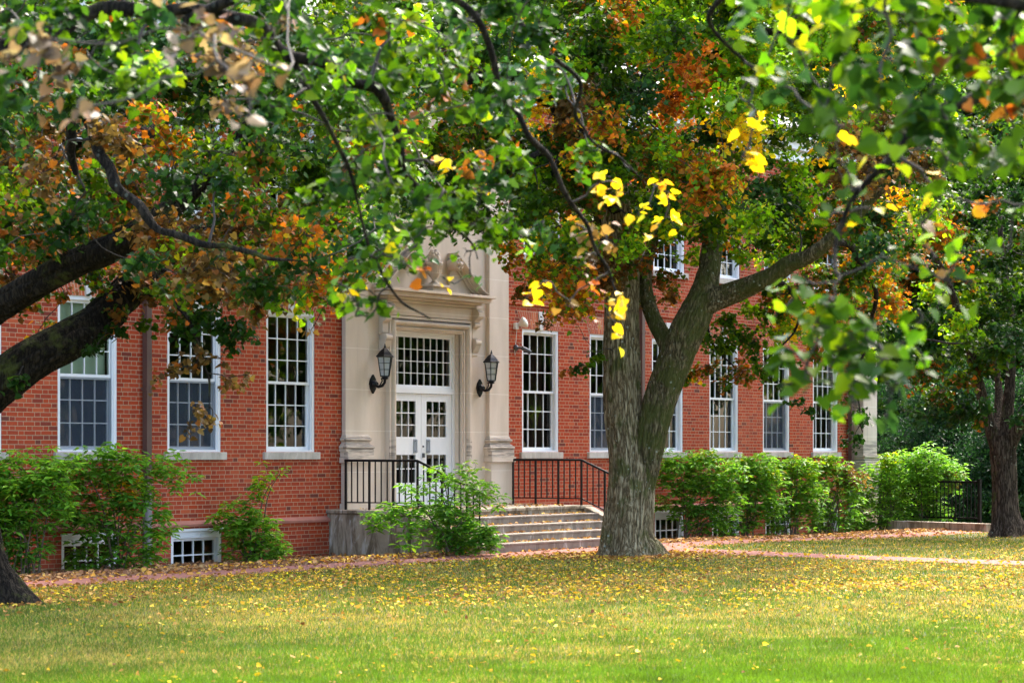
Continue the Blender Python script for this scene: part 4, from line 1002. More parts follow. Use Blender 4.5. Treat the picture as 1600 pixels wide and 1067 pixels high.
for a in [(385, 130, 40, 8.5, 'tan', .75), (390, 180, 24, 8.5, 'tan', .75), (120, 170, 26, 8.5, 'tan', .7), (60, 60, 50, 9, 'tan', .7), (310, 50, 50, 9, 'tan', .7), (20, 90, 34, 9, 'tan', .7),
          (940, 285, 20, 13.6, 'yellow', .9), (970, 290, 22, 13.7, 'yellow', .9), (1035, 295, 24, 14.8, 'yellow', .9), (1000, 330, 20, 14.6, 'yellow', .6), (1040, 340, 24, 15, 'yellow', .6), (972, 475, 22, 14, 'yellow', .8), (968, 518, 7, 14, 'yellow', .8), (950, 490, 8, 14, 'brown', .6),
          (688, 252, 18, 13.5, 'yellow', .8), (660, 420, 20, 13.4, 'orange', .6), (600, 440, 14, 13.4, 'green', .5), (590, 470, 26, 13.4, 'green', .7), (560, 455, 26, 13.4, 'green', .8), (615, 400, 24, 13.4, 'green', .8), (540, 480, 20, 13.4, 'lime', .7), (575, 495, 12, 13.4, 'teal', .7),
          (735, 430, 14, 14.2, 'teal', .7), (728, 392, 12, 14.2, 'green', .6), (700, 362, 20, 14, 'green', .8), (695, 435, 8, 14, 'yellow', .7), (660, 350, 34, 13.8, 'green'), (620, 345, 34, 13.6, 'green'), (760, 370, 28, 14, 'green'), (745, 340, 34, 14, 'green'), (800, 330, 30, 14.4, 'green', .8), (850, 345, 28, 14.4, 'teal', .9), (830, 390, 20, 14.4, 'lime', .7), (632, 385, 14, 13.8, 'green', .6), (40, 50, 40, 12, 'green', 1), (110, 30, 40, 12, 'dark', 1), (180, 50, 36, 12, 'green', 1), (240, 20, 40, 12, 'teal', 1), (300, 60, 30, 12, 'green', .8), (350, 40, 34, 12.2, 'mix', .9), (420, 60, 34, 12.3, 'green', .9), (470, 130, 30, 12.4, 'green', .8), (530, 110, 34, 12.6, 'lime', .8), (580, 180, 30, 12.8, 'green', .8), (500, 60, 40, 12.4, 'teal', .9), (620, 120, 36, 13, 'green', .9), (140, 90, 36, 12, 'dark', .8), (60, 130, 36, 12, 'teal', .7), (250, 110, 34, 12.2, 'green', .8), (640, 210, 20, 13, 'green', .7), (545, 405, 26, 13.2, 'green', .8), (580, 400, 26, 13.2, 'green', .8), (610, 375, 28, 13.2, 'lime', .7), (560, 480, 16, 13.2, 'green', .7), (530, 445, 22, 13.2, 'og', .6), (650, 385, 18, 13.5, 'og', .5), (690, 350, 26, 13.6, 'green', .8),
          (800, 250, 40, 14, 'green'), (760, 290, 44, 14, 'teal'), (700, 300, 44, 14, 'green'), (850, 440, 10, 14, 'yellow', .6), (900, 350, 30, 14, 'brown', .7), (950, 370, 24, 14, 'brown', .6), (915, 400, 22, 14, 'brown', .6), (925, 440, 18, 14, 'orange', .6), (890, 470, 14, 14, 'brown', .5), (820, 470, 10, 14, 'yellow', .5), (500, 300, 40, 13.4, 'green'), (540, 260, 40, 13.4, 'teal')]:
    cn.append(cl(*a[:5], a[5] if len(a) > 5 else 1.1))
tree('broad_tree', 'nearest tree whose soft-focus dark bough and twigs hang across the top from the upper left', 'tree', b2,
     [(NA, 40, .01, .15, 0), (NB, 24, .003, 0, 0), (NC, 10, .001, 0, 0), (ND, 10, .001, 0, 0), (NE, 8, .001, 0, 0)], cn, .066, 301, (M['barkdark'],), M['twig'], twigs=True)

# ------------------------------------------------------------------ nearer tree to the right
b3 = ground(2150, 11)
RA = limb_pts([(2150, 1275, 11, .24), (2150, 1150, 11, .21), (2140, 900, 11, .19), (2120, 600, 11, .17), (2100, 350, 11, .15), (2080, 100, 11, .12), (2060, -200, 11, .08), (2040, -500, 11, .04)], .06)
RB = limb_pts([(2095, 330, 11, .08), (1950, 200, 10.8, .06), (1780, 130, 10.5, .048), (1640, 130, 10.2, .038), (1530, 165, 10.1, .028), (1445, 208, 10, .021), (1410, 248, 10, .018), (1340, 305, 10, .013), (1310, 370, 9.9, .010), (1300, 450, 9.6, .007), (1330, 540, 9.4, .005)], .04); RB = wobble(RB, 0.1, 148)
RC = limb_pts([(2080, 120, 11, .06), (1900, 60, 10.2, .045), (1750, 45, 9.6, .034), (1600, 34, 9, .026), (1530, 12, 8.8, .02), (1450, -10, 8.6, .015), (1350, -40, 8.4, .01)], .04); RC = wobble(RC, 0.1, 149)
RD = limb_pts([(1750, 45, 9.6, .025), (1500, -80, 9.8, .022), (1300, -100, 10.2, .019), (1180, -60, 10.6, .014), (1122, 20, 10.8, .012), (1150, 80, 11, .010), (1185, 120, 11.2, .006)], .04); RD = wobble(RD, 0.1, 150)
rsp = [(1440, 200, 60, 'gb', .4), (1350, 60, 40, 'brown', .5), (1520, 60, 60, 'mix', .6), (1230, 60, 50, 'lime', .4)]
pfr = hot([('green', .48), ('lime', .22), ('dark', .14), ('teal', .10), ('gb', .06)], rsp)
cr_ = []
for a in [(1230, 545, 34, 9.6, 'green', .9), (1275, 505, 36, 9.5, 'green'), (1260, 580, 30, 9.5, 'green', .8), (1315, 545, 34, 9.2, 'green'), (1345, 590, 30, 9, 'green'), (1385, 560, 34, 9, 'green', 1.0), (1425, 530, 32, 9, 'lime', .9), (1445, 570, 20, 9, 'green', .8), (1300, 470, 34, 9.4, 'green', .9), (1350, 520, 34, 9.2, 'green'), (1335, 630, 20, 9, 'lime', .8), (1395, 610, 22, 9, 'teal', .8), (1385, 650, 10, 9, 'teal', .6), (1260, 440, 26, 9.6, 'green', .7), (1210, 480, 20, 9.7, 'lime', .6), (1440, 490, 20, 9, 'green', .7), (1300, 600, 20, 9.2, 'green', .7), (1230, 600, 14, 9.5, 'green', .6),
          (1290, 170, 50, 9, 'green'), (1350, 140, 50, 8.6, 'green'), (1410, 180, 46, 9, 'green'), (1450, 150, 44, 9, 'teal'), (1480, 190, 44, 9, 'dark'), (1530, 220, 44, 9, 'green'), (1580, 240, 44, 9.4, 'green'), (1570, 160, 50, 9.4, 'gb'), (1600, 320, 34, 10, 'green', .8), (1240, 140, 36, 9.4, 'teal', .8), (1230, 60, 36, 10, 'lime', .8), (1320, 80, 44, 9, 'green'), (1380, 90, 46, 8.6, 'dark'), (1330, 20, 44, 9, 'lime'), (1400, 20, 46, 9, 'green'), (1450, 60, 46, 9, 'green'), (1520, 100, 44, 9, 'mix'), (1580, 60, 44, 9, 'green'), (1540, 20, 44, 9, 'dark'), (1600, 100, 44, 9, 'mix'), (1480, 250, 34, 9.4, 'green', .9), (1400, 240, 26, 9.4, 'lime', .6),
          (1430, 420, 30, 9.6, 'green', .5), (1500, 400, 34, 9.6, 'lime', .6), (1480, 440, 26, 9.6, 'green', .6), (1520, 440, 20, 9.6, 'green', .5), (1370, 270, 26, 10, 'lime', .5), (1330, 300, 28, 10, 'green', .6), (1290, 340, 30, 10, 'green', .6), (1355, 325, 12, 10, 'yellow', .8), (1310, 250, 30, 10, 'green', .6), (1470, 300, 14, 10, 'yellow', .4), (1540, 320, 16, 10, 'orange', .5), (1440, 350, 14, 10, 'brown', .5), (1460, 400, 12, 10, 'brown', .4), (1580, 380, 20, 10, 'green', .6), (1170, 160, 20, 11, 'green', .6), (1185, 185, 26, 11.4, 'yellow', .5), (1160, 245, 22, 11.4, 'yellow', .6), (1310, 200, 14, 10, 'yellow', .6), (1200, 100, 24, 11, 'lime', .7), (1140, 60, 16, 11, 'green', .6)]:
    cr_.append(cl(*a[:5], (a[5] if len(a) > 5 else 1.15)*(1.5 if a[1] > 400 else 1.2)))
cr_ += low_fill(41, 60, (1150, 2100), [(1150, -20), (1400, 40), (1600, 200), (2100, 400)], -260, (8.5, 12.5), (36, 64), pfr, .9)
tree('broad_tree', 'nearest tree whose bright blurred leaf sprays hang down over the right half of the picture', 'tree', b3,
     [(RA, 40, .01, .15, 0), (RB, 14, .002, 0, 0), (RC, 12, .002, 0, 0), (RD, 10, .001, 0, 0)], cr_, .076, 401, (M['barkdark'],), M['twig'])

# ------------------------------------------------------------------ right tree
b4 = ground(1575, 50.5)
Z5 = 50.5
TA = limb_pts([(1575, 842, Z5, .36), (1574, 825, Z5, .32), (1572, 800, Z5, .28), (1570, 760, Z5, .26), (1568, 725, Z5, .27), (1567, 702, Z5, .27), (1566, 680, Z5, .20)], .03)
TB = limb_pts([(1562, 715, Z5, .14), (1552, 680, Z5, .14), (1543, 650, Z5, .125), (1534, 618, Z5, .115), (1522, 570, Z5-.3, .10), (1505, 510, Z5-.8, .09), (1480, 440, Z5-1.4, .07), (1450, 370, Z5-2, .05), (1430, 280, Z5-2.4, .03)], .06)
TC = limb_pts([(1568, 710, Z5, .16), (1572, 665, Z5+.2, .13), (1576, 620, Z5+.4, .12), (1580, 560, Z5+.6, .1), (1578, 480, Z5+1, .09), (1566, 400, Z5+1.2, .07), (1560, 300, Z5+1.4, .04)], .06)
TD = limb_pts([(1572, 712, Z5, .15), (1590, 672, Z5-.2, .14), (1612, 645, Z5-.5, .125), (1645, 610, Z5-1, .11), (1690, 550, Z5-1.5, .08), (1730, 460, Z5-2, .05)], .06)
TE = limb_pts([(1565, 705, Z5, .12), (1560, 655, Z5+.8, .10), (1560, 600, Z5+1.4, .08), (1548, 530, Z5+2, .06), (1530, 450, Z5+2.4, .04)], .07)
tsp = [(1510, 560, 40, 'mix', .4), (1440, 400, 60, 'og', .6), (1400, 430, 60, 'og', .5), (1500, 330, 60, 'gb', .4), (1560, 640, 60, 'teal', .7), (1590, 520, 60, 'teal', .5), (1470, 470, 60, 'lime', .4), (1530, 700, 30, 'lime', .4)]
pft = hot([('dark', .34), ('teal', .38), ('green', .20), ('mix', .08)], tsp)
ct = low_fill(51, 230, (1345, 1800), [(1345, 480), (1400, 600), (1450, 620), (1500, 640), (1600, 640), (1700, 640), (1800, 560)], 120, (46.5, 54), (20, 36), pft, 1.7,
              lambda x, y, r: not (abs(x-1565) < 34 and y > 600) or r.random() < .35)
for a in [(1440, 650, 20, 49, 'teal'), (1470, 640, 20, 49, 'teal'), (1400, 630, 20, 49, 'dark'), (1540, 630, 16, 49, 'teal'), (1590, 650, 18, 49, 'teal'), (1530, 660, 12, 49.5, 'mix')]: ct.append(cl(*a, 1.4))
tree('round_tree', 'smaller brown-barked tree with several stems from a low fork at the right edge', 'tree', b4,
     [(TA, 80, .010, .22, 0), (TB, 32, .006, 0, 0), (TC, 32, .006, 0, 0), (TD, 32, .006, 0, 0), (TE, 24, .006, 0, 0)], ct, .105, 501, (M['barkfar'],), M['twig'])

# ------------------------------------------------------------------ background trees
def bg_tree(px, Z, rows, half, palf, seed, label, size=.16, n=150, cov=1.5, name='background_tree', group='trees behind the building', rp=1.1, temp=HEART):
    "px, Z of the stem; rows = (top row, bottom row) of the crown; half = half-width in metres"
    b = ground(px, Z); rng = random.Random(seed); top = EYE+(HZ-rows[0])/FPX*Z; bot = EYE+(HZ-rows[1])/FPX*Z
    tr = [(*b, .30), (b.x, b.y, b.z+(top-b.z)*.3, .22), (b.x+.3, b.y, b.z+(top-b.z)*.6, .14), (b.x, b.y, b.z+(top-b.z)*.9, .05)]
    T = catmull(tr, .25); cs = []
    limbs = [(T, 16, .01, .1, 0)]
    for k in range(7):
        h = .25+.09*k; a = k*2.4+seed; p = T[int(len(T)*h)]
        q = p[:3]+np.array([math.cos(a), math.sin(a), .6])*half*.65
        limbs.append((catmull([(*p[:3], .10), (*((p[:3]+q)/2+np.array([0, 0, .3])), .07), (*q, .03)], .3), 8, .004, 0, 0))
    H = top-bot
    for i in range(n):
        t = rng.random()**.85; z = bot+H*t; w = half*math.sqrt(max(.05, 1-(2*t-.9)**2 if t > .45 else 1-.0*t))*rng.uniform(.35, 1.0)**.6
        a = rng.uniform(0, 2*math.pi); q = Vector((b.x+w*math.cos(a), b.y+w*math.sin(a), z))
        if q.y < 1.0 and q.x < 19 and q.y > -2: continue
        if q.y > -.8 and q.y < 14.8 and q.x < 18.6: continue
        rx = 800+FPX*((q-CAM).dot(RGT)/((q-CAM).dot(FWD))); ry = HZ-FPX*(z-EYE)/((q-CAM).dot(FWD))
        cs.append((q, rng.uniform(.7, 1.3)*rp, palf(rx, ry, rng), cov))
    return tree(name, label, 'tree', b, limbs, cs, size, seed, (M['barkfar'],), M['twig'], group=group, twigs=False, temp=temp)
bright = hot([('lime', .5), ('green', .35), ('teal', .15)], [(1400, 400, 60, 'teal', .6), (1450, 460, 60, 'yellow', .2)])
midg = hot([('green', .5), ('lime', .25), ('teal', .25)], [])
dk = hot([('dark', .6), ('teal', .3), ('green', .1)], [])
bg_tree(1010, 84, (-60, 420), 7.5, bright, 601, 'yellow-green tree rising behind the roof just right of the big trunk', size=.20, n=200)
bg_tree(1240, 90, (-90, 470), 8.5, bright, 602, 'pale green tree rising behind the roof at the right of the building', size=.21, n=240)
bg_tree(720, 88, (-160, 300), 8.5, midg, 603, 'green tree rising behind the roof above the stone doorway', size=.22, n=150)
bg_tree(470, 90, (-260, 260), 8.5, midg, 604, 'green tree rising behind the roof above the left windows', size=.22, n=110)
bg_tree(1410, 78, (120, 700), 5.5, hot([('teal', .3), ('dark', .45), ('brown', .15), ('lime', .1)], [(1420, 400, 60, 'og', .5)]), 605, 'blue-green and rusty tree just past the far corner of the building', size=.15, n=230)
bg_tree(1560, 86, (-40, 720), 7.5, hot([('dark', .5), ('green', .3), ('lime', .2)], [(1560, 100, 260, 'lime', .5)]), 606, 'mid green tree behind the small fork-stemmed tree', size=.2, n=240)
bg_tree(1690, 74, (60, 760), 6.5, dk, 607, 'dark green tree beyond the right edge of the iron fence', size=.16, n=200)
for i, (tx, ty) in enumerate(((13, -21), (27, -20), (43, -19))):
    q = Vector((tx, ty, 0))-CAM; Zq = q.dot(FWD)
    bg_tree(800+FPX*q.dot(RGT)/Zq, Zq, (HZ-FPX*11.5/Zq, HZ-FPX*1.2/Zq), 6.5, midg, 620+i, ('lawn tree out of view to the right, mirrored in the panes left of the doorway', 'lawn tree out of view to the right, mirrored in the panes right of the doorway', 'lawn tree out of view to the right, mirrored in the farthest panes')[i], size=.26, n=130, group='lawn trees mirrored in the windows')
# layered dark evergreen behind the fence
def layered(px, Z, top, half, seed, label):
    b = ground(px, Z); rng = random.Random(seed); zt = EYE+(HZ-top)/FPX*Z; cs = []
    T = catmull([(*b, .16), (b.x, b.y, b.z+(zt-b.z)*.5, .1), (b.x, b.y, zt-.3, .03)], .2); limbs = [(T, 12, .006, .06, 0)]
    H = zt-b.z
    for L in range(11):
        t = .10+.085*L; z = b.z+H*t; R = half*(1-t**1.6)+.3; m = int(6+R*5)
        for k in range(m):
            a = 2*math.pi*k/m+L; w = R*rng.uniform(.35, 1.0)
            cs.append((Vector((b.x+w*math.cos(a), b.y+w*math.sin(a), z-.12*w+rng.uniform(-.12, .12))), .62, 'pine' if rng.random() < .93 else 'teal', 1.3))
    return tree('evergreen_tree', label, 'evergreen', b, limbs, cs, .10, seed, (M['barkfar'],), M['twig'], group='layered evergreens behind the fence', temp=OVAL, twigs=False, flat=.12)
PAL['pine'] = [((.011, .042, .016), 5), ((.018, .06, .02), 3), ((.03, .09, .03), 1)]
layered(1500, 63, 575, 3.4, 701, 'dark layered evergreen behind the iron fence left of the small tree')
layered(1620, 60, 590, 3.0, 702, 'dark layered evergreen cut by the right edge of the picture')
layered(1400, 66, 600, 3.2, 703, 'dark layered evergreen behind the last shrubs near the building corner')

# ------------------------------------------------------------------ shrubs
def shrub(label, px, Z, blobs, seed, size=.125, nstem=12, group='leafy shrubs along the wall', spread=.35, depth=.5):
    b = ground(px, Z); rng = np.random.default_rng(seed); r = random.Random(seed)
    e = tag(empty('leafy_shrub', b), label, 'shrub', group); inv = Matrix.Translation(-b)
    w = Wood(); lf = Leafer(seed+5); tips = []
    for (x, y, rp, pal, cov) in blobs:
        R = rp/FPX*Z; n = max(2, int(cov*(R/.22)**2*16.0)); 
        for k in range(n):
            a = r.uniform(0, 2*math.pi); q = R*math.sqrt(r.random())*(1 if r.random() > .14 else r.uniform(1.1, 1.55))
            c = W(x+q*math.cos(a)/Z*FPX, y-q*math.sin(a)/Z*FPX*.9, Z+r.uniform(-1, 1)*min(R*1.0, .55))
            if c.z < b.z+.05: c.z = b.z+.05+r.random()*.2
            if c.y > -.18 and c.x < 17.9: c.y = -.18-r.random()*.15
            tips.append((c, pal))
    stems = []
    for k in range(nstem):
        a = r.uniform(0, 2*math.pi); s = b+Vector((math.cos(a), math.sin(a)*.6, 0))*spread*r.random()
        t = tips[r.randrange(len(tips))][0]
        m = s+(t-s)*.5+Vector((0, 0, .22*(t-s).length)); m.x = s.x+(t.x-s.x)*.38; m.y = s.y+(t.y-s.y)*.38
        P = catmull([(*s, .014), (*m, .010), (*t, .004)], .12); w.tube(P[:, :3], P[:, 3], 5); stems += list(P)
    grow(stems, [(t, .1, None, 0) for t, _ in tips], w, rng, r_tip=.0025, seg=4, sag=.15)
    P0 = []; D0 = []; N0 = []; S0 = []; C0 = []
    for t, pal in tips:      # whorls of drooping leaflets
        nw = rng.integers(1, 4)
        for j in range(nw):
            c = np.array(t)+rng.normal(0, .045, 3)+np.array([0, 0, -.07*j]); m = rng.integers(5, 8); a0 = rng.uniform(0, 6.28)
            az = a0+np.arange(m)*2*math.pi/m+rng.normal(0, .25, m)
            d = np.stack([np.cos(az), np.sin(az), rng.uniform(-.55, .30, m)], 1)
            P0.append(c+d*.03); D0.append(d); N0.append(rng.normal(0, .3, (m, 3))+[0, 0, 1]); S0.append(size*rng.uniform(.7, 1.25, m)); C0.append(pick(rng, pal, m))
    V, F = leaves(np.concatenate(P0), np.concatenate(D0), np.concatenate(N0), np.concatenate(S0), OVAL)
    st = w.build('stems', M['stem'], e); fo = np_mesh('foliage', V, tris=F, mats=M['leaf'], parent=e, colr=np.repeat(np.concatenate(C0), 6, 0))
    for o in (st, fo): o.matrix_parent_inverse = inv
    return e
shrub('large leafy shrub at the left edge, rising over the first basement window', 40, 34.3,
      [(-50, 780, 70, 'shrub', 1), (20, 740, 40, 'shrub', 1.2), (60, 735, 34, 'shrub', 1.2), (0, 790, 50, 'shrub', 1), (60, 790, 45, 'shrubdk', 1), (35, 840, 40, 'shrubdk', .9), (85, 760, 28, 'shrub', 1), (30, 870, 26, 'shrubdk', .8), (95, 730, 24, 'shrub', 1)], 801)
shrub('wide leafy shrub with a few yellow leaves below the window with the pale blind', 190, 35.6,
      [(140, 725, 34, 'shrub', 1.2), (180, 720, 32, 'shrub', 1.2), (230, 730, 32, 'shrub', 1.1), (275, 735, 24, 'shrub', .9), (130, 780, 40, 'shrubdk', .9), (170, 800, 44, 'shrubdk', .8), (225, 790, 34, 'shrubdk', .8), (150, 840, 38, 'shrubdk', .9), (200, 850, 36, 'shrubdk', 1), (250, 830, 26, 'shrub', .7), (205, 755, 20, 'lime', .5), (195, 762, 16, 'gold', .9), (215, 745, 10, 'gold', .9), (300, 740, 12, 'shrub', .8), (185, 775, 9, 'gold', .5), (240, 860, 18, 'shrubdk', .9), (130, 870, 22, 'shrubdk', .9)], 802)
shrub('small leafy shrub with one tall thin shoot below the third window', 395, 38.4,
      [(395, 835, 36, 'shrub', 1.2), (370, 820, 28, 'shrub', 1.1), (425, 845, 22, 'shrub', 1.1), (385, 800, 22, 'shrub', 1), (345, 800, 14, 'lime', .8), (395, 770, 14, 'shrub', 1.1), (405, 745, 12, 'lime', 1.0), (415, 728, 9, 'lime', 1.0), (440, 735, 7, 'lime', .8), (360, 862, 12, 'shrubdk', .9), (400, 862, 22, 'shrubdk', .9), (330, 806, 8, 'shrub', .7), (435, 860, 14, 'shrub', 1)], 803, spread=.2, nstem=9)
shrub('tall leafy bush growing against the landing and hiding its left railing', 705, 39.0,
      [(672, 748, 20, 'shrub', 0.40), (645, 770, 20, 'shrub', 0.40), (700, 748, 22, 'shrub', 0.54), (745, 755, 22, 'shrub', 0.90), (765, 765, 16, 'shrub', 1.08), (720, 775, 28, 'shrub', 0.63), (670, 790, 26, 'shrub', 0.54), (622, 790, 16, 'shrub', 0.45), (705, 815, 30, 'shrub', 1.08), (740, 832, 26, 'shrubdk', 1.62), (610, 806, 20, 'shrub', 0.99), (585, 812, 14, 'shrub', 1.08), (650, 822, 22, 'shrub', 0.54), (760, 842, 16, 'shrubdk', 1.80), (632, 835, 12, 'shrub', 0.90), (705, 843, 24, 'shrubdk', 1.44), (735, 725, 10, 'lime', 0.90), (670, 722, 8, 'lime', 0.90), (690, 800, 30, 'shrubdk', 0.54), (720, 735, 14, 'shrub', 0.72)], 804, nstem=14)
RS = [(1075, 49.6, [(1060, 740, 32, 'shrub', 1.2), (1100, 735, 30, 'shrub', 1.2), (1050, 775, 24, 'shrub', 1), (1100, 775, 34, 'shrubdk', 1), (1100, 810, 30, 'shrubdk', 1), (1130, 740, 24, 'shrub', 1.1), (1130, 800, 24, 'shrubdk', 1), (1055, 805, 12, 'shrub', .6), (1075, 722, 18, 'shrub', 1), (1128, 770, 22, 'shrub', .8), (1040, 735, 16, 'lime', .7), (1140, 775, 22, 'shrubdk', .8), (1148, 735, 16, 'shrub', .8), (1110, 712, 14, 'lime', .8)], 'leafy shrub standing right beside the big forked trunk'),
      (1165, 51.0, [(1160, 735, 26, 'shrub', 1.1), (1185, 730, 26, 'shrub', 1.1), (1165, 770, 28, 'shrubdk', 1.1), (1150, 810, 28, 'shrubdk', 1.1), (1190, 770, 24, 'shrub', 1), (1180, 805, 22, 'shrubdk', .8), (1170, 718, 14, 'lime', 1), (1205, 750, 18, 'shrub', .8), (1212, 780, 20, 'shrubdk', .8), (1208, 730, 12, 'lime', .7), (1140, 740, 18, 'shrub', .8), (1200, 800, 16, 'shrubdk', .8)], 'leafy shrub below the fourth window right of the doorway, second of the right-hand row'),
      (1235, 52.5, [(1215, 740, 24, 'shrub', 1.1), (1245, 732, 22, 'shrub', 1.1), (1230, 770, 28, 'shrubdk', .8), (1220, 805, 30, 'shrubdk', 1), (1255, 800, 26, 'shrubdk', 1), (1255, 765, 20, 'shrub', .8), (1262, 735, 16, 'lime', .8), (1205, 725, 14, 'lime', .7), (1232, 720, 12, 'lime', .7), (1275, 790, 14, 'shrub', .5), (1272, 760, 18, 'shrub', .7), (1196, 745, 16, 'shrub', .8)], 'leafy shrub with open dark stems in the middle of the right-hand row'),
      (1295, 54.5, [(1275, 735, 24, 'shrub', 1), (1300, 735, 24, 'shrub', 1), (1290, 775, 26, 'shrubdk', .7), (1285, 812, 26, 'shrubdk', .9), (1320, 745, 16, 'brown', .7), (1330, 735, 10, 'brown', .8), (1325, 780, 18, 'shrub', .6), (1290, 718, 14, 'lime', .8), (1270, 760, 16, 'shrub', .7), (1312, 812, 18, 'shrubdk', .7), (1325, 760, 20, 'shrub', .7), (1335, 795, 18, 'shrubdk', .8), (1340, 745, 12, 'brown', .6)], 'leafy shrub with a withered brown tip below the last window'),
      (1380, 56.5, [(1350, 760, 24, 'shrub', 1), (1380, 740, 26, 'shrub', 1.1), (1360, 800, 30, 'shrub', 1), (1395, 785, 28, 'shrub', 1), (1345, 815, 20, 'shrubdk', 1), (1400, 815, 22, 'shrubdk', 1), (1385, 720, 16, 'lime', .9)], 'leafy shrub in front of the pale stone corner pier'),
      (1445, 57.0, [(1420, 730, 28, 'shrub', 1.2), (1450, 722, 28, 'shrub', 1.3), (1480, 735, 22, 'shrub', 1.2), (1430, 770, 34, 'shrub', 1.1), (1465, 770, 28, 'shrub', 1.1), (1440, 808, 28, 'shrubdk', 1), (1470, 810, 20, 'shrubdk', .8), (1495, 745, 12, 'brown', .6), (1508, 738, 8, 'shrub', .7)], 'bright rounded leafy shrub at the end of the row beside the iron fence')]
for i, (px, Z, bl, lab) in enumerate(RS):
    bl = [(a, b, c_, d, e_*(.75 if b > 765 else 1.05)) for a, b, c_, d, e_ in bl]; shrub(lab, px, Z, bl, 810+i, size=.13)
# small seedlings
for i, (px, py, Z) in enumerate([(538, 875, 38.2), (1348, 830, 50)]): pass

# ------------------------------------------------------------------ low wall and fence at the right
def strip_box(name, a, b, z0, z1, t, mat, parent=None):
    d = (b-a); d.z = 0; L = d.length; d.normalize(); nrm = Vector((-d.y, d.x, 0)); mb = MB()
    Mx = Matrix(((d.x, nrm.x, 0, a.x), (d.y, nrm.y, 0, a.y), (0, 0, 1, 0), (0, 0, 0, 1)))
    mb.box(0, L, 0, t, z0, z1, M=Mx); return mb, Mx, L
a, b = ground(1385, 56.3), ground(1541, 53.6)
mb, Mx, L = strip_box('w', a, b, -.5, .06, .25, None)
o = mb.build('low_wall', M['conc'], None, bevel=.01); tag(o, 'low weathered concrete wall beside the path at the foot of the iron fence', 'wall')
def fence(pts, label):
    e = tag(empty('iron_fence', pts[0]), label, 'fence'); e_inv = Matrix.Translation(-Vector(pts[0]))
    z0, z1 = -.02, .98
    for a, b in zip(pts[:-1], pts[1:]):
        mb, Mx, L = strip_box('r', a, b, z1-.05, z1, .035, None); b2, _, _ = strip_box('r', a, b, z0+.12, z0+.16, .035, None)
        o = mb.build('top_rail', M['black'], e); o.matrix_parent_inverse = e_inv; o = b2.build('bottom_rail', M['black'], e); o.matrix_parent_inverse = e_inv
        k = 1
        while k*.115 < L-.03:
            m = MB(); x = k*.115; m.box(x-.009, x+.009, .008, .026, z0+.161, z1-.051, M=Mx); o = m.build('picket', M['black'], e); o.matrix_parent_inverse = e_inv; k += 1
        m = MB(); m.box(L-.035, L+.035, -.02, .05, z0-.2, z1+.05, M=Mx); o = m.build('post', M['black'], e); o.matrix_parent_inverse = e_inv
f0, f1 = ground(1400, 57.6), ground(1530, 55.6)
fence([f0, f1], 'black iron picket fence behind the low wall beside the small brown tree')
f2 = f1+Vector((2.4, 4.0, 0))
# pale garage-like wall seen far off under the evergreens
p0, p1 = ground(1470, 95), ground(1660, 92)
mb, Mx, L = strip_box('x', p0, p1, -.3, 2.2, 4, None); mb.box(-.2, L+.2, -.2, 4.2, 2.203, 2.35, M=Mx)
tag(mb.build('garden_building', M['pale'], None, bevel=.02), 'pale low building glimpsed far off under the evergreens at the right', 'building')

# ------------------------------------------------------------------ grass and fallen leaves
rng = np.random.default_rng(9)
def cam_xy(px, Z):
    X = (px-800)/FPX*Z; return CAM.x+FWD.x*Z+RGT.x*X, CAM.y+FWD.y*Z+RGT.y*X
side = branch.reshape(-1, 2, 2)
def on_branch(x, y):
    # inside the side path polygon (quads far/near)
    r = np.zeros(len(x), bool)
    for i in range(len(side)-1):
        P = [side[i][0], side[i+1][0], side[i+1][1], side[i][1]]; s = np.ones(len(x), bool); s2 = np.ones(len(x), bool)
        for k in range(4):
            a, b = P[k], P[(k+1) % 4]; cr = (b[0]-a[0])*(y-a[1])-(b[1]-a[1])*(x-a[0]); s &= cr > 0; s2 &= cr < 0
        r |= s | s2
    return r
def fbm(x, y, sc, seed=0):
    return np.array([noise.fractal(Vector((a*sc+seed, b*sc, 0)), 1, 2, 4) for a, b in zip(x, y)])
NG = 640000
Zs = 1/rng.uniform(1/60, 1/16.8, NG); pxs = np.where(rng.random(NG) < .62, rng.uniform(-60, 1660, NG), rng.uniform(-700, 2400, NG)); gx, gy = cam_xy(pxs, Zs)
edge = PY0+.05+.10*np.sin(gx*3.1)*np.sin(gx*7.7)
okm = (gy < edge) & ~on_branch(gx, gy); gx, gy, Zs = gx[okm], gy[okm], Zs[okm]; n = len(gx)
gxg, gyg = np.meshgrid(np.linspace(-45, 60, 260), np.linspace(-34, 2, 140), indexing='ij')
def field(sc, seed):
    f = fbm(gxg.ravel(), gyg.ravel(), sc, seed).reshape(gxg.shape)
    return lambda x, y: f[np.clip(((x+45)/105*259).astype(int), 0, 259), np.clip(((y+34)/36*139).astype(int), 0, 139)]
F1, F2 = field(.45, 3), field(1.6, 9)
dryness = np.clip(.74+.55*F1(gx, gy)+.30*F2(gx, gy)-.55*smooth(24, 18.5, Zs-3.2*F1(gx+11, gy+4)+.7*(1000-pxs[okm])/300)+.02, 0, 1)
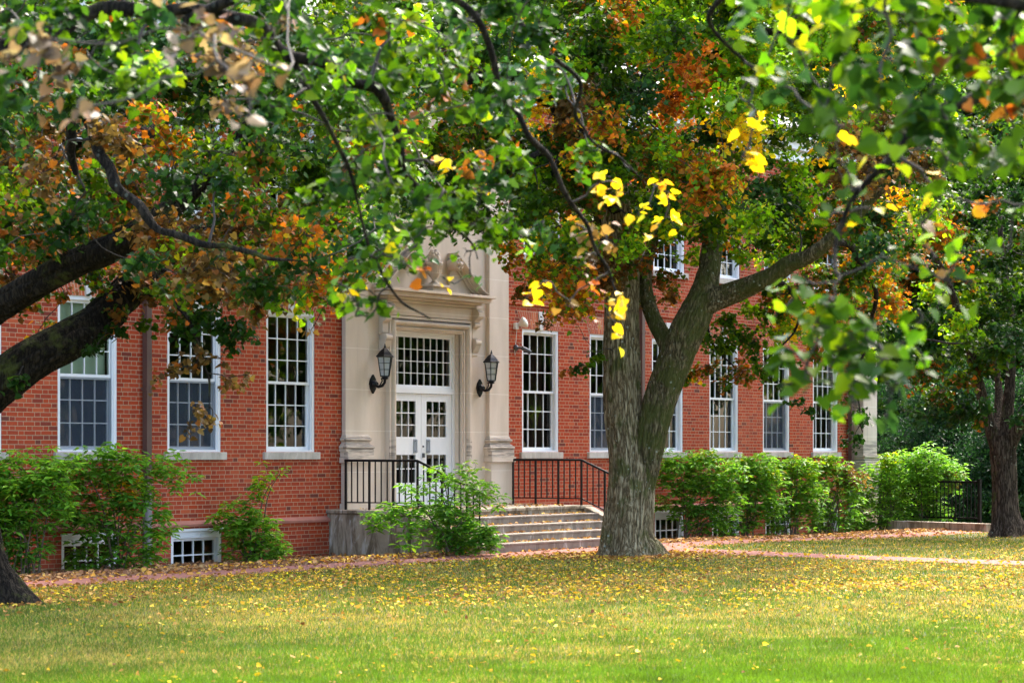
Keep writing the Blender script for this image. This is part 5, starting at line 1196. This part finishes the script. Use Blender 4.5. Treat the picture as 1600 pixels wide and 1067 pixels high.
# the near strip of the lawn stays lush; under the trees it is thin and yellowing
isdry = rng.random(n) < dryness*.72
gc = np.where(isdry[:, None], np.array([.42, .31, .085]), np.array([.10, .17, .016]))
lush = smooth(22.5, 18.0, Zs-3.2*F1(gx+11, gy+4)-1.5*F2(gx, gy)+.9*(1000-pxs[okm])/300)[:, None]; gc = np.where(isdry[:, None], gc, gc*(1-lush)+np.array([.105, .195, .010])*lush)
gc = gc*(1+.35*F2(gx+3, gy-9))[:, None]; gc = np.clip(gc*rng.uniform(.5, 1.45, (n, 1))*rng.uniform(.9, 1.1, (n, 3)), 0, .8)
h = rng.uniform(.018, .05, n)*np.where(isdry, .8, 1.1); wd = rng.uniform(.0022, .0045, n)*(Zs/18)
az = rng.uniform(0, 6.283, n); lean = rng.uniform(.1, .9, n)*h; la = rng.uniform(0, 6.283, n); zg = gz(gx, gy)
V = np.zeros((n, 3, 3)); 
V[:, 0] = np.stack([gx-np.cos(az)*wd, gy-np.sin(az)*wd, zg-.003], 1); V[:, 1] = np.stack([gx+np.cos(az)*wd, gy+np.sin(az)*wd, zg-.003], 1)
V[:, 2] = np.stack([gx+np.cos(la)*lean, gy+np.sin(la)*lean, zg+h], 1)
tag(np_mesh('grass', V.reshape(-1, 3), tris=np.arange(3*n).reshape(-1, 3), mats=M['grassm'], colr=np.repeat(gc, 3, 0)),
    'short lawn grass, lush green near the viewer and straw coloured under the trees', 'grass', kind='stuff')

LF = Leafer(77)
def litter(x, y, z, pal, size=.062, flat=True):
    n = len(x); pos = np.stack([x, y, z], 1); az = rng.uniform(0, 6.283, n)
    d = np.stack([np.cos(az), np.sin(az), rng.normal(0, .22, n)], 1); nr = rng.normal(0, .55, (n, 3))+[0, 0, 1]
    s = size*rng.uniform(.55, 1.25, n)
    half = rng.random(n) < .5
    for mk, tp in ((half, CURL), (~half, HEART)):
        if mk.sum():
            V, F = leaves(pos[mk], d[mk], nr[mk], s[mk], tp); c = pick(rng, pal, mk.sum())
            LF.V.append(V); LF.F.append(F+LF.k); LF.C.append(np.repeat(c, len(tp[0]), 0)); LF.k += len(V)
# lawn leaves: thick band under the crowns, thinning towards the viewer
N = 110000; Z = 1/rng.uniform(1/58, 1/17, N); px = np.where(rng.random(N) < .62, rng.uniform(-60, 1660, N), rng.uniform(-600, 2300, N)); x, y = cam_xy(px, Z)
dens = 2.3*np.exp(-((Z-33.6)/4.2)**2)*(1-.45*smooth(300, 0, px))+.12*np.exp(-((Z-28)/4)**2)+.010+.35*smooth(38, 42, Z)
dens *= np.clip(.70+1.5*F1(x+7, y)+1.0*F2(x, y+5), .08, 1.6); dens *= np.where(px > 1100, .75, 1)
k = (rng.random(N) < dens) & (y < PY0-.02) & ~on_branch(x, y); x, y = x[k], y[k]; zz = gz(x, y)+rng.uniform(.0, .04, len(x))
t = rng.random(len(x)); litter(x[t < .6], y[t < .6], zz[t < .6], 'gold', .045); litter(x[t >= .6], y[t >= .6], zz[t >= .6], 'litter', .048)
# thick rusty litter round the big trunk
n = 1500; a = rng.uniform(0, 6.283, n); r = np.abs(rng.normal(.5, .8, n))+.35; x = b0.x+r*np.cos(a)*1.2; y = b0.y+r*np.sin(a); k = y < PY0
litter(x[k], y[k], gz(x[k], y[k])+.03, 'litter', .068)
n = 500; a = rng.uniform(0, 6.283, n); r = np.abs(rng.normal(.3, .7, n))+.35; x = b1.x+r*np.cos(a)*1.2; y = b1.y+r*np.sin(a); litter(x, y, gz(x, y)+.03, 'litter', .06)
# planting beds
N = 15000; x = rng.uniform(-14, 22, N); y = rng.uniform(-3.2, -.06, N); k = ((x < -2.83) | (x > 2.83)) & (rng.random(N) < np.where(y < -1.2, 1, .6)); x, y = x[k], y[k]
litter(x, y, gz(x, y)+.02+rng.uniform(0, .03, len(x)), 'bedl', .07)
N = 500; x = rng.uniform(-9, 3, N); y = rng.uniform(-3.2, -1.6, N); k = (x < -2.83); litter(x[k], y[k], gz(x[k], y[k])+.045, 'gold', .07)
# on the paths: fringes and a few in the middle
N = 9000; x = rng.uniform(-16, 28, N); y = rng.uniform(PY0-.05, PY1+.1, N); e_ = np.minimum(y-PY0, PY1-y)
k = rng.random(N) < .10+.75*np.exp(-np.abs(e_)/.16)*np.where(x < -2.8, 1, .6); k |= (rng.random(N) < .12) & (y > PY1-.45) & (x < -2.8)
x, y = x[k], y[k]; litter(x, y, gz(x, y)+.016, 'litter', .065)
N = 1400; x, y = cam_xy(rng.uniform(1050, 1640, N), 1/rng.uniform(1/42, 1/34, N)); k = on_branch(x, y) & (rng.random(N) < .4); litter(x[k], y[k], gz(x[k], y[k])+.02, 'gold', .065)
N = 900; x = rng.uniform(-2.7, 2.7, N); y = rng.uniform(-3.1, -2.9, N); litter(x[:300], y[:300], gz(x[:300], y[:300])+.02, 'litter', .06)
# steps and landing
for j in range(0, 5):
    z = D-R5*j; y1 = -1.80-.33*(j-1); n = 130 if j else 160
    x = rng.uniform(-2.45, 2.45, n); y = (y1-np.abs(rng.normal(0, .09, n))-.01) if j else rng.uniform(-1.75, -.3, n)
    if j: y = np.maximum(y, y1-.30)
    litter(x, y, np.full(n, z+.014), 'litter', .055)
o = LF.build('fallen_leaves', M['dry']); tag(o, 'yellow, orange and brown fallen leaves scattered over lawn, bed, path and steps', 'leaves', kind='stuff')
